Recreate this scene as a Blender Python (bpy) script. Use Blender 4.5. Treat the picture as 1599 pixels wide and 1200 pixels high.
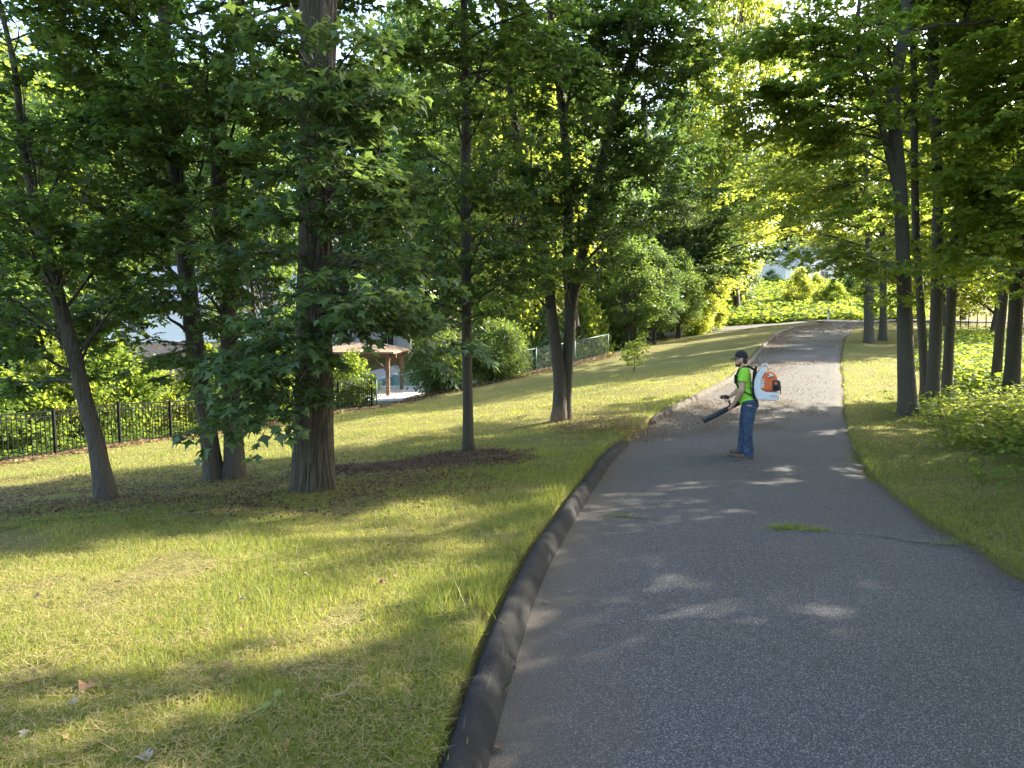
import bpy, bmesh, math, random
import numpy as np
from mathutils import Vector, Matrix, noise as mnoise

for o in list(bpy.data.objects):
    bpy.data.objects.remove(o)
S = bpy.context.scene
COL = S.collection
R = math.radians

# ------------------------------------------------------------------ camera
FPX, CX, CY, ZC = 1109.0, 799.5, 600.0, 1.62      # focal length in photo pixels, centre, eye height
PITCH = math.atan(100.0 / FPX)                    # horizon at row 500
cam = bpy.data.cameras.new('camera')
cam.sensor_width = 36.0
cam.lens = 36.0 * FPX / 1599.0
cam.clip_start, cam.clip_end = 0.05, 3000.0
camo = bpy.data.objects.new('camera', cam)
COL.objects.link(camo)
camo.location = (0, 0, ZC)
camo.rotation_euler = (math.pi / 2 - PITCH, 0, 0)
S.camera = camo

# ------------------------------------------------------------------ sky, sun, exposure
SUN_AZ, SUN_EL = R(60.0), R(29.0)                 # azimuth to the right of straight ahead
W = bpy.data.worlds.new('World'); S.world = W; W.use_nodes = True
nt = W.node_tree
sky = nt.nodes.new('ShaderNodeTexSky'); sky.sky_type = 'NISHITA'; sky.sun_disc = False
sky.sun_elevation = SUN_EL; sky.sun_rotation = SUN_AZ
sky.air_density = 1.0; sky.dust_density = 2.3; sky.ozone_density = 0.9
bg = nt.nodes['Background']; bg.inputs['Strength'].default_value = 0.15
nt.links.new(sky.outputs[0], bg.inputs[0])
sl = bpy.data.lights.new('sun', 'SUN'); sl.energy = 4.6; sl.angle = R(0.55); sl.color = (1.0, 0.90, 0.72)
so = bpy.data.objects.new('sun', sl); COL.objects.link(so)
sd = Vector((math.sin(SUN_AZ) * math.cos(SUN_EL), math.cos(SUN_AZ) * math.cos(SUN_EL), math.sin(SUN_EL)))
so.rotation_euler = (-sd).to_track_quat('-Z', 'Y').to_euler()
so.location = (20, 20, 30)
S.render.engine = 'CYCLES'
S.view_settings.view_transform = 'Standard'; S.view_settings.look = 'None'
S.view_settings.gamma = 1.0; S.view_settings.use_curve_mapping = False
S.view_settings.exposure = 2.72
S.cycles.max_bounces = 8; S.cycles.transmission_bounces = 8; S.cycles.transparent_max_bounces = 8
S.cycles.diffuse_bounces = 4; S.cycles.glossy_bounces = 2

# ------------------------------------------------------------------ helpers
rng = np.random.RandomState(7)

def at(px, py, d):
    """point seen at photo pixel (px,py) at horizontal distance d ahead of the camera"""
    c, s = math.cos(PITCH), math.sin(PITCH)
    v = np.array([(px - CX), FPX * c + (CY - py) * s, -FPX * s + (CY - py) * c])
    return np.array([0, 0, ZC]) + v * (d / v[1])

def tag(o, label=None, cat=None, group=None, kind=None):
    if label: o['label'] = label
    if cat: o['category'] = cat
    if group: o['group'] = group
    if kind: o['kind'] = kind
    return o

def empty(name, loc=(0, 0, 0), rz=0.0):
    o = bpy.data.objects.new(name, None); COL.objects.link(o)
    o.location = loc; o.rotation_euler = (0, 0, rz); o.empty_display_size = 0.1
    return o

def link(name, me, mat=None, parent=None):
    o = bpy.data.objects.new(name, me); COL.objects.link(o)
    if mat is not None and len(me.materials) == 0: me.materials.append(mat)
    if parent is not None: o.parent = parent
    return o

def mesh_arr(name, V, F, smooth=False):
    """fast mesh from numpy: V (n,3), F (m,k) all faces k-sided"""
    V = np.asarray(V, dtype=np.float32); F = np.asarray(F, dtype=np.int32)
    me = bpy.data.meshes.new(name)
    me.vertices.add(len(V)); me.vertices.foreach_set('co', V.ravel())
    k = F.shape[1]
    me.loops.add(F.size); me.loops.foreach_set('vertex_index', F.ravel())
    me.polygons.add(len(F))
    me.polygons.foreach_set('loop_start', np.arange(0, F.size, k, dtype=np.int32))
    try: me.polygons.foreach_set('loop_total', np.full(len(F), k, dtype=np.int32))
    except Exception: pass
    if smooth: me.polygons.foreach_set('use_smooth', np.ones(len(F), dtype=bool))
    me.update(calc_edges=True)
    return me

class MB:
    """collects shapes into one mesh"""
    def __init__(s): s.v = []; s.f = []
    def add(s, vs, fs):
        b = len(s.v); s.v += [tuple(map(float, v)) for v in vs]; s.f += [tuple(i + b for i in f) for f in fs]
    def box(s, c, h, rot=None):
        c = Vector(c); vs = []
        for z in (-1, 1):
            for y in (-1, 1):
                for x in (-1, 1):
                    p = Vector((x * h[0], y * h[1], z * h[2]))
                    if rot is not None: p = rot @ p
                    vs.append(c + p)
        s.add(vs, [(0, 2, 3, 1), (4, 5, 7, 6), (0, 1, 5, 4), (2, 6, 7, 3), (0, 4, 6, 2), (1, 3, 7, 5)])
    def bar(s, a, b, w, h):
        a = Vector(a); b = Vector(b); d = b - a
        q = d.to_track_quat('X', 'Z').to_matrix()
        s.box((a + b) / 2, (d.length / 2, w / 2, h / 2), q)
    def tube(s, P, r, n=8, cap=True):
        P = [Vector(p) for p in P]; m = len(P)
        if not hasattr(r, '__len__'): r = [r] * m
        base = len(s.v); ref = None
        for i in range(m):
            t = (P[min(i + 1, m - 1)] - P[max(i - 1, 0)])
            t = t.normalized() if t.length > 1e-9 else Vector((0, 0, 1))
            if ref is None: ref = t.orthogonal().normalized()
            ref = (ref - t * ref.dot(t)); ref = ref.normalized() if ref.length > 1e-6 else t.orthogonal().normalized()
            b = t.cross(ref)
            for k in range(n):
                a = 2 * math.pi * k / n
                s.v.append(tuple(P[i] + (ref * math.cos(a) + b * math.sin(a)) * r[i]))
        for i in range(m - 1):
            for k in range(n):
                k2 = (k + 1) % n
                s.f.append((base + i * n + k, base + i * n + k2, base + (i + 1) * n + k2, base + (i + 1) * n + k))
        if cap:
            s.f.append(tuple(base + k for k in range(n))[::-1]); s.f.append(tuple(base + (m - 1) * n + k for k in range(n)))
    def lathe(s, prof, c=(0, 0, 0), n=16, rot=None):
        c = Vector(c); base = len(s.v)
        for (r, z) in prof:
            for k in range(n):
                a = 2 * math.pi * k / n; p = Vector((r * math.cos(a), r * math.sin(a), z))
                if rot is not None: p = rot @ p
                s.v.append(tuple(c + p))
        for i in range(len(prof) - 1):
            for k in range(n):
                k2 = (k + 1) % n
                s.f.append((base + i * n + k, base + i * n + k2, base + (i + 1) * n + k2, base + (i + 1) * n + k))
        s.f.append(tuple(base + k for k in range(n))[::-1]); s.f.append(tuple(base + (len(prof) - 1) * n + k for k in range(n)))
    def ell(s, c, h, rot=None, nu=14, nv=9):
        c = Vector(c); base = len(s.v); rows = []
        for j in range(nv + 1):
            th = math.pi * j / nv
            row = []
            for k in range(1 if j in (0, nv) else nu):
                a = 2 * math.pi * k / nu
                p = Vector((math.sin(th) * math.cos(a) * h[0], math.sin(th) * math.sin(a) * h[1], math.cos(th) * h[2]))
                if rot is not None: p = rot @ p
                row.append(len(s.v)); s.v.append(tuple(c + p))
            rows.append(row)
        for j in range(nv):
            a, b = rows[j], rows[j + 1]
            for k in range(nu):
                k2 = (k + 1) % nu
                if len(a) == 1: s.f.append((a[0], b[k], b[k2]))
                elif len(b) == 1: s.f.append((a[k], b[0], a[k2]))
                else: s.f.append((a[k], b[k], b[k2], a[k2]))
    def mesh(s, name, smooth=False):
        me = bpy.data.meshes.new(name); me.from_pydata(s.v, [], s.f); me.update()
        if smooth:
            for p in me.polygons: p.use_smooth = True
        return me
    def build(s, name, mat, parent=None, smooth=False):
        return link(name, s.mesh(name, smooth), mat, parent)

def bevel(o, w=0.01, seg=2):
    m = o.modifiers.new('bevel', 'BEVEL'); m.width = w; m.segments = seg; m.limit_method = 'ANGLE'
    return o

def _h(ix, iy, seed):
    n = (ix * 374761393 + iy * 668265263 + seed * 982451653) & 0x7fffffff
    n = ((n ^ (n >> 13)) * 1274126177) & 0x7fffffff
    return ((n ^ (n >> 16)) & 0xffff) / 65535.0
def vn(x, y, seed=0):
    """2-D value noise, vectorised"""
    x = np.asarray(x, dtype=np.float64); y = np.asarray(y, dtype=np.float64)
    ix = np.floor(x).astype(np.int64); iy = np.floor(y).astype(np.int64)
    fx = x - ix; fy = y - iy; fx = fx * fx * (3 - 2 * fx); fy = fy * fy * (3 - 2 * fy)
    return ((_h(ix, iy, seed) * (1 - fx) + _h(ix + 1, iy, seed) * fx) * (1 - fy)
            + (_h(ix, iy + 1, seed) * (1 - fx) + _h(ix + 1, iy + 1, seed) * fx) * fy)
def fbm(x, y, seed=0, o=3):
    t = 0; a = 0.5; n = 0
    for i in range(o):
        t = t + a * vn(x * 2 ** i, y * 2 ** i, seed + i); n += a; a *= 0.5
    return t / n
def sstep(a, b, x):
    t = np.clip((np.asarray(x, dtype=np.float64) - a) / (b - a), 0, 1); return t * t * (3 - 2 * t)

# ------------------------------------------------------------------ materials
def mat(name):
    m = bpy.data.materials.new(name); m.use_nodes = True
    return m, m.node_tree, m.node_tree.nodes['Principled BSDF']
def nod(nt, t, **kw):
    n = nt.nodes.new(t)
    for k, v in kw.items(): setattr(n, k, v)
    return n
def noise_fac(nt, scale, detail=3, rough=0.6, vec=None, dist=0.0):
    n = nod(nt, 'ShaderNodeTexNoise'); n.inputs['Scale'].default_value = scale
    n.inputs['Detail'].default_value = detail; n.inputs['Roughness'].default_value = rough; n.inputs['Distortion'].default_value = dist
    if vec is not None: nt.links.new(vec, n.inputs['Vector'])
    return n.outputs['Fac']
def ramp(nt, fac, stops):
    r = nod(nt, 'ShaderNodeValToRGB'); e = r.color_ramp.elements
    while len(e) < len(stops): e.new(0.5)
    for i, (p, c) in enumerate(stops):
        e[i].position = p; e[i].color = (c[0], c[1], c[2], 1)
    nt.links.new(fac, r.inputs[0]); return r.outputs[0]
def mixc(nt, fac, a, b, mode='MIX'):
    m = nod(nt, 'ShaderNodeMix', data_type='RGBA', blend_type=mode)
    for sock, v in ((m.inputs[0], fac), (m.inputs[6], a), (m.inputs[7], b)):
        if isinstance(v, (int, float)): sock.default_value = v
        elif isinstance(v, tuple): sock.default_value = (v[0], v[1], v[2], 1)
        else: nt.links.new(v, sock)
    return m.outputs[2]
def maths(nt, op, a, b=None, clamp=False):
    m = nod(nt, 'ShaderNodeMath', operation=op); m.use_clamp = clamp
    for sock, v in ((m.inputs[0], a), (m.inputs[1], b)):
        if v is None: continue
        if isinstance(v, (int, float)): sock.default_value = v
        else: nt.links.new(v, sock)
    return m.outputs[0]
def bump(nt, bsdf, h, strength=0.5, dist=0.02):
    b = nod(nt, 'ShaderNodeBump'); b.inputs['Strength'].default_value = strength; b.inputs['Distance'].default_value = dist
    nt.links.new(h, b.inputs['Height']); nt.links.new(b.outputs[0], bsdf.inputs['Normal'])
def objco(nt):
    return nod(nt, 'ShaderNodeTexCoord').outputs['Object']

def simple(name, col, rough=0.6, var=0.25, scale=8.0, metal=0.0, bmp=0.15, bdist=0.01, spec=0.5):
    m, nt, b = mat(name)
    co = objco(nt)
    f = noise_fac(nt, scale, 4, 0.65, co)
    lo = tuple(c * (1 - var) for c in col); hi = tuple(min(1, c * (1 + var)) for c in col)
    nt.links.new(ramp(nt, f, [(0.3, lo), (0.7, hi)]), b.inputs['Base Color'])
    b.inputs['Roughness'].default_value = rough; b.inputs['Metallic'].default_value = metal; b.inputs['Specular IOR Level'].default_value = spec
    if bmp: bump(nt, b, noise_fac(nt, scale * 6, 3, 0.6, co), bmp, bdist)
    return m

def leafmat(name, dark, light, trans, tmix=0.42, rough=0.5, spec=0.3):
    """thin leaf: colour differs leaf by leaf, light shines through"""
    m, nt, b = mat(name)
    g = nod(nt, 'ShaderNodeNewGeometry')
    c = ramp(nt, g.outputs['Random Per Island'], [(0.0, dark), (0.55, tuple((a + d) / 2 for a, d in zip(dark, light))), (1.0, light)])
    nt.links.new(c, b.inputs['Base Color']); b.inputs['Roughness'].default_value = rough
    b.inputs['Specular IOR Level'].default_value = spec
    t = nod(nt, 'ShaderNodeBsdfTranslucent')
    tc = mixc(nt, g.outputs['Random Per Island'], tuple(x * 0.75 for x in trans), trans)
    nt.links.new(tc, t.inputs['Color'])
    mx = nod(nt, 'ShaderNodeMixShader'); mx.inputs[0].default_value = tmix
    nt.links.new(b.outputs[0], mx.inputs[1]); nt.links.new(t.outputs[0], mx.inputs[2])
    nt.links.new(mx.outputs[0], nt.nodes['Material Output'].inputs['Surface'])
    return m

M = {}
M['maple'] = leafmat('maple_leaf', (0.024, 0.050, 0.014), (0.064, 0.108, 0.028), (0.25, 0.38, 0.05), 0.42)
M['oak'] = leafmat('oak_leaf', (0.036, 0.066, 0.026), (0.086, 0.132, 0.050), (0.22, 0.34, 0.065), 0.36, 0.42)
M['bright'] = leafmat('bright_backlit_leaf', (0.070, 0.115, 0.020), (0.145, 0.190, 0.035), (0.50, 0.56, 0.06), 0.52)  # yellow-green leaf, its colours raised further to carry a backlit glow
M['maplebacklit'] = leafmat('backlit_maple_leaf', (0.044, 0.088, 0.018), (0.095, 0.152, 0.032), (0.44, 0.56, 0.065), 0.54)  # paler copy of the maple leaf, backlight painted into its colours
M['dense'] = leafmat('dense_leaf', (0.028, 0.060, 0.022), (0.070, 0.120, 0.035), (0.20, 0.32, 0.05), 0.36)
M['silver'] = leafmat('silvery_leaf', (0.075, 0.110, 0.060), (0.150, 0.190, 0.100), (0.28, 0.36, 0.12), 0.36)
M['yew'] = leafmat('yew_needle', (0.040, 0.075, 0.018), (0.110, 0.160, 0.035), (0.26, 0.36, 0.05), 0.35)
M['weed'] = leafmat('weed_leaf', (0.050, 0.095, 0.020), (0.120, 0.180, 0.040), (0.38, 0.48, 0.05), 0.45, 0.7, 0.12)
M['grass'] = leafmat('grass_blade', (0.095, 0.138, 0.026), (0.28, 0.28, 0.078), (0.46, 0.48, 0.075), 0.42, 0.5)
M['lush'] = leafmat('lush_grass_blade', (0.066, 0.108, 0.022), (0.15, 0.19, 0.04), (0.38, 0.43, 0.06), 0.42, 0.45)
M['straw'] = leafmat('dry_clipping', (0.20, 0.155, 0.065), (0.36, 0.30, 0.13), (0.36, 0.28, 0.11), 0.25, 0.6)
M['litter'] = leafmat('brown_litter', (0.055, 0.034, 0.018), (0.235, 0.155, 0.072), (0.20, 0.125, 0.045), 0.2, 0.7)
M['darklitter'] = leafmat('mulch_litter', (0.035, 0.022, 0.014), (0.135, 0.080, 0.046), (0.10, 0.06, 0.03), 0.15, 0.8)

def barkmat(name, lo, hi, furrow=7.0, stretch=0.16, bstr=0.9, bd=0.03):
    m, nt, b = mat(name)
    mp = nod(nt, 'ShaderNodeMapping'); mp.inputs['Scale'].default_value = (1, 1, stretch)
    nt.links.new(objco(nt), mp.inputs[0])
    v = nod(nt, 'ShaderNodeTexVoronoi', feature='DISTANCE_TO_EDGE'); v.inputs['Scale'].default_value = furrow * 2
    wob = nod(nt, 'ShaderNodeMix', data_type='VECTOR'); wob.inputs[0].default_value = 0.12
    nz = nod(nt, 'ShaderNodeTexNoise'); nz.inputs['Scale'].default_value = 6
    nt.links.new(mp.outputs[0], nz.inputs['Vector']); nt.links.new(mp.outputs[0], wob.inputs[4]); nt.links.new(nz.outputs['Color'], wob.inputs[5])
    nt.links.new(wob.outputs[1], v.inputs['Vector'])
    n1 = noise_fac(nt, furrow * 5, 5, 0.7, mp.outputs[0])
    n2 = noise_fac(nt, 1.7, 3, 0.6, objco(nt))
    h = maths(nt, 'ADD', maths(nt, 'MULTIPLY', v.outputs['Distance'], 1.6), maths(nt, 'MULTIPLY', n1, 0.5))
    c = ramp(nt, n1, [(0.25, lo), (0.75, hi)])
    c = mixc(nt, maths(nt, 'MULTIPLY', n2, 0.45), c, (hi[0] * 0.8, hi[1] * 0.95, hi[2] * 0.7))
    nt.links.new(c, b.inputs['Base Color']); b.inputs['Roughness'].default_value = 0.9
    bump(nt, b, h, bstr, bd)
    return m
M['oakbark'] = barkmat('furrowed_oak_bark', (0.026, 0.020, 0.015), (0.086, 0.068, 0.050), 7, 0.14, 0.9, 0.03)
M['bark'] = barkmat('maple_bark', (0.022, 0.017, 0.013), (0.074, 0.059, 0.045), 9, 0.22, 0.9, 0.03)
M['palebark'] = barkmat('grey_maple_bark', (0.028, 0.023, 0.018), (0.092, 0.075, 0.058), 10, 0.25, 0.8, 0.02)
# ------------------------------------------------------------------ the lie of the land (heights relative to the eye, ZC added on use)
_d = np.array([-40, -10, 0, 2.7, 5.5, 8, 11.75, 15, 20, 28, 37, 50, 60, 70, 85, 110, 160, 260, 500, 900], float)
_z = np.array([-0.5, -1.15, -1.62, -1.72, -1.88, -2.06, -2.31, -2.33, -2.16, -1.76, -1.33, -0.70, -0.25, 0.10, 2.0, 5.4, 9, 14, 22, 30], float)
_dd = np.linspace(-40, 900, 9401)
_zz = np.interp(_dd, _d, _z)
_k = np.exp(-0.5 * (np.arange(-30, 31) / 10.0) ** 2); _k /= _k.sum()
_zz = np.convolve(np.pad(_zz, 30, mode='edge'), _k, 'valid')
def zr(d): return np.interp(d, _dd, _zz) + ZC

def road_hit(px, py):
    a = at(px, py, 1.0); k = a - np.array([0, 0, ZC])
    for d in np.arange(1.2, 75, 0.02):
        if ZC + k[2] * d < zr(d): return k[0] * d, d
    return k[0] * 75, 75.0
LP = [(762, 1200), (800, 1040), (838, 920), (868, 860), (905, 800), (951, 725), (978, 696), (1021, 662), (1050, 645), (1091, 624), (1112, 612), (1143, 597), (1175, 565), (1192, 545), (1212, 523), (1240, 512), (1270, 507)]
RP = [(1599, 897), (1500, 848), (1420, 797), (1362, 742), (1330, 697), (1319, 650), (1317, 610), (1314, 580), (1313, 555), (1318, 530), (1335, 514), (1368, 507)]
def _edge(P):
    q = sorted([road_hit(*p)[::-1] for p in P])
    return np.array([a[0] for a in q]), np.array([a[1] for a in q])
_ld, _lx = _edge(LP); _rd, _rx = _edge(RP)
def _smooth(ds, xs):
    g = np.arange(-40, 121, 0.1)
    x = np.interp(g, ds, xs)
    s0 = (xs[2] - xs[0]) / (ds[2] - ds[0]); x = np.where(g < ds[0], xs[0] + (g - ds[0]) * s0 * np.where(g < -2, 1, 1), x)
    s1 = (xs[-1] - xs[-3]) / (ds[-1] - ds[-3]); x = np.where(g > ds[-1], xs[-1] + (g - ds[-1]) * s1, x)
    k = np.exp(-0.5 * (np.arange(-15, 16) / 6.0) ** 2); k /= k.sum()
    return g, np.convolve(np.pad(x, 15, mode='reflect', reflect_type='odd'), k, 'valid')
_gl, _xl = _smooth(_ld, _lx); _gr, _xr = _smooth(_rd, _rx)
def xl(d): return np.interp(d, _gl, _xl)
def xr(d): return np.interp(d, _gr, _xr)
KW = 0.185                                          # width of the kerb berm
ROAD_END = 61.0
def ssl(d): return np.interp(d, [-10, 2, 5, 9.6, 17.7, 31, 41, 52, 62, 72, 90], [0.0, 0.01, 0.025, 0.058, 0.086, 0.143, 0.105, 0.12, 0.10, 0.03, 0.0])
_fd = np.array([-20, 16.5, 17.9, 19.3, 22.3, 26.2, 30.6, 32.4, 33.6, 35.2, 37.2, 41, 50, 62])
_fx = np.array([-16, -14.5, -12.78, -11.86, -10.85, -8.97, -6.11, -4.66, -3.0, -0.30, 2.03, 5.56, 8.5, 10.0])
def beyond(x, d): return np.interp(d, _fd, _fx) - x          # metres past the garden fences
def gz(x, d):
    """ground height"""
    x = np.asarray(x, float); d = np.asarray(d, float)
    L = xl(d) - KW - x; Rr = x - xr(d); z0 = zr(d)
    zl = z0 + 0.10 * sstep(70, 55, d) - ssl(d) * np.clip(L, 0, 200)
    fl = ZC - 4.30 + 4.5 * sstep(62, 95, d) + np.clip(d - 95, 0, 900) * 0.08
    k = 0.15; zl = fl + k * np.logaddexp(0, (zl - fl) / k)
    zl = zl - sstep(0.15, 1.3, beyond(x, d)) * sstep(62, 52, d) * np.clip(zl - (ZC - 4.0), 0, 9)
    rs = np.clip(Rr, 0, 60)
    zrt = z0 + 0.015 + 0.055 * np.clip(rs, 0, 5) * sstep(22, 12, d) - 0.02 * np.clip(rs - 6, 0, 30)
    z = np.where(L > 0, zl, np.where(Rr > 0, zrt, z0 - 0.06))
    und = (fbm(x * 0.45, d * 0.45, 3, 2) - 0.5) * 0.14 + (vn(x * 1.7, d * 1.7, 9) - 0.5) * 0.04
    return z + und * sstep(0.0, 1.2, np.maximum(L, Rr)) * np.where((L > 0) | (Rr > 0), 1, 0)

def ground_hit(px, py, d0=1.5, d1=140):
    a = at(px, py, 1.0); k = a - np.array([0, 0, ZC])
    ds = np.arange(d0, d1, 0.02)
    below = ZC + k[2] * ds < gz(k[0] * ds, ds)
    i = int(np.argmax(below)) if below.any() else len(ds) - 1
    d = ds[i]; return np.array([k[0] * d, d, float(gz(k[0] * d, d))])

# ground sheet: rows by distance, columns laid out from the two road edges
rows = np.concatenate([np.arange(-14, 24, 0.25), np.arange(24, 75, 0.75), np.arange(75, 160, 5), np.array([160, 200, 260, 340, 460, 640, 900])])
cl = np.concatenate([np.array([0, 0.06, 0.15]), np.arange(0.3, 9, 0.25), np.arange(9, 24, 0.75), np.arange(24, 60, 4), np.array([60, 80, 110, 160, 240, 400, 700])])
cr = np.concatenate([np.array([0, 0.06, 0.15]), np.arange(0.3, 7, 0.25), np.arange(7, 20, 0.75), np.arange(20, 60, 4), np.array([60, 80, 110, 160, 240, 400, 700])])
V = []
for d in rows:
    dq = min(d, 62.0); a, b = float(xl(dq)) - KW, float(xr(dq))
    xs = np.concatenate([a - cl[::-1], [a + 0.03, (a + b) / 2, b - 0.03], b + cr])
    if d > 62: # past the road the sheet is whole
        pass
    z = gz(xs, np.full_like(xs, d))
    if d > 62:
        zz2 = gz(xs, np.full_like(xs, d)); n0 = len(cl)
        zz2[n0:n0 + 3] = zr(d) + 0.02; z = zz2
    V.append(np.stack([xs, np.full_like(xs, d), z], 1))
V = np.array(V); nr, nc = V.shape[:2]
I = np.arange(nr * nc).reshape(nr, nc)
F = np.stack([I[:-1, :-1], I[:-1, 1:], I[1:, 1:], I[1:, :-1]], -1).reshape(-1, 4)

m, nt, b = mat('lawn_soil')
co = objco(nt)
n1 = noise_fac(nt, 0.55, 5, 0.65, co); n2 = noise_fac(nt, 9, 4, 0.7, co); n3 = noise_fac(nt, 60, 3, 0.7, co)
c1 = ramp(nt, n1, [(0.30, (0.125, 0.145, 0.036)), (0.52, (0.205, 0.200, 0.056)), (0.72, (0.275, 0.235, 0.090))])
c2 = ramp(nt, n2, [(0.3, (0.085, 0.085, 0.026)), (0.7, (0.26, 0.215, 0.085))])
c = mixc(nt, 0.45, c1, c2)
c = mixc(nt, maths(nt, 'MULTIPLY', n3, 0.55), c, (0.055, 0.055, 0.020))
nt.links.new(c, b.inputs['Base Color']); b.inputs['Roughness'].default_value = 0.95; b.inputs['Specular IOR Level'].default_value = 0.1
bump(nt, b, maths(nt, 'ADD', n3, maths(nt, 'MULTIPLY', n2, 2.0)), 0.9, 0.05)
M['soil'] = m
gme = mesh_arr('ground', V.reshape(-1, 3), F, True)
tag(link('ground', gme, m), kind='structure')

# ------------------------------------------------------------------ asphalt road
m, nt, b = mat('worn_asphalt')
co = objco(nt); uvn = nod(nt, 'ShaderNodeUVMap'); uvn.uv_map = 'edge'
sep = nod(nt, 'ShaderNodeSeparateXYZ'); nt.links.new(uvn.outputs[0], sep.inputs[0])
big = noise_fac(nt, 0.5, 4, 0.6, co); mid = noise_fac(nt, 5, 4, 0.65, co)
vo = nod(nt, 'ShaderNodeTexVoronoi'); vo.inputs['Scale'].default_value = 215; nt.links.new(co, vo.inputs['Vector'])
vs = nod(nt, 'ShaderNodeSeparateColor'); nt.links.new(vo.outputs['Color'], vs.inputs[0])
stone = ramp(nt, vs.outputs[0], [(0.0, (0.018, 0.0185, 0.020)), (0.50, (0.058, 0.059, 0.061)), (0.82, (0.145, 0.146, 0.148)), (1.0, (0.48, 0.475, 0.465))])
tint = ramp(nt, big, [(0.3, (0.052, 0.0525, 0.054)), (0.7, (0.102, 0.1025, 0.103))])
c = mixc(nt, 0.62, tint, stone)
c = mixc(nt, maths(nt, 'MULTIPLY', mid, 0.35), c, (0.066, 0.066, 0.068))
# cracks
wv = nod(nt, 'ShaderNodeTexVoronoi', feature='DISTANCE_TO_EDGE'); wv.inputs['Scale'].default_value = 0.42
wm = nod(nt, 'ShaderNodeMix', data_type='VECTOR'); wm.inputs[0].default_value = 0.10
wn = nod(nt, 'ShaderNodeTexNoise'); wn.inputs['Scale'].default_value = 2.3; wn.inputs['Detail'].default_value = 5; nt.links.new(co, wn.inputs['Vector'])
nt.links.new(co, wm.inputs[4]); nt.links.new(wn.outputs['Color'], wm.inputs[5]); nt.links.new(wm.outputs[1], wv.inputs['Vector'])
crk = maths(nt, 'MULTIPLY', maths(nt, 'SUBTRACT', 0.004, wv.outputs['Distance'], True), 200.0, True)
crk = maths(nt, 'MULTIPLY', crk, maths(nt, 'MULTIPLY', maths(nt, 'SUBTRACT', mid, 0.50, True), 4.0, True))
c = mixc(nt, crk, c, (0.014, 0.014, 0.014))
# dust along the kerb and the ragged right edge
du = maths(nt, 'MULTIPLY', maths(nt, 'SUBTRACT', maths(nt, 'ADD', 0.34, maths(nt, 'MULTIPLY', mid, 0.7)), sep.outputs[0]), 1.6, True)
c = mixc(nt, maths(nt, 'MULTIPLY', du, 0.7), c, (0.110, 0.092, 0.072))
dr = maths(nt, 'MULTIPLY', maths(nt, 'SUBTRACT', maths(nt, 'ADD', 0.02, maths(nt, 'MULTIPLY', mid, 0.35)), sep.outputs[1]), 4.0, True)
c = mixc(nt, maths(nt, 'MULTIPLY', dr, 0.75), c, (0.12, 0.095, 0.065))
# paler, dustier surface farther on
sx = nod(nt, 'ShaderNodeSeparateXYZ'); nt.links.new(co, sx.inputs[0])
far = maths(nt, 'MULTIPLY', maths(nt, 'SUBTRACT', sx.outputs[1], 13.5), 0.12, True)
c = mixc(nt, maths(nt, 'MULTIPLY', far, maths(nt, 'ADD', 0.35, maths(nt, 'MULTIPLY', mid, 0.5))), c, (0.066, 0.062, 0.055))
nt.links.new(c, b.inputs['Base Color'])
b.inputs['Roughness'].default_value = 0.85; b.inputs['Specular IOR Level'].default_value = 0.22
bump(nt, b, maths(nt, 'ADD', vo.outputs['Distance'], maths(nt, 'MULTIPLY', mid, 0.6)), 0.75, 0.010)
M['asphalt'] = m
ds = np.concatenate([np.arange(-8, 24, 0.2), np.arange(24, ROAD_END + 0.1, 0.5)])
NC = 21
V = []; UV = []
for d in ds:
    a, e = float(xl(d)), float(xr(d))
    e += 0.16 * (fbm(d * 1.3, 0.0, 5, 3) - 0.5) * 2 + 0.07 * (vn(d * 4.7, 3.0, 6) - 0.5)
    fr = np.linspace(0, 1, NC); xs = a - 0.05 + fr * (e - a + 0.05)
    crown = -0.012 * (2 * fr - 1) ** 2
    z = zr(np.full(NC, d)) + crown + (vn(xs * 0.8, np.full(NC, d * 0.8), 21) - 0.5) * 0.018
    z[-1] -= 0.025
    V.append(np.stack([xs, np.full(NC, d), z], 1)); UV.append(np.stack([xs - a, e - xs], 1))
V = np.array(V); UV = np.array(UV).reshape(-1, 2); n0 = len(ds)
I = np.arange(n0 * NC).reshape(n0, NC)
F = np.stack([I[:-1, :-1], I[:-1, 1:], I[1:, 1:], I[1:, :-1]], -1).reshape(-1, 4)
rme = mesh_arr('road', V.reshape(-1, 3), F, True)
ul = rme.uv_layers.new(name='edge'); ul.data.foreach_set('uv', UV[F.ravel()].astype(np.float32).ravel())
tag(link('road', rme, m), kind='structure')
def road_z(x, d): return zr(d) + (vn(np.asarray(x) * 0.8, np.asarray(d) * 0.8, 21) - 0.5) * 0.018 - 0.006

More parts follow.
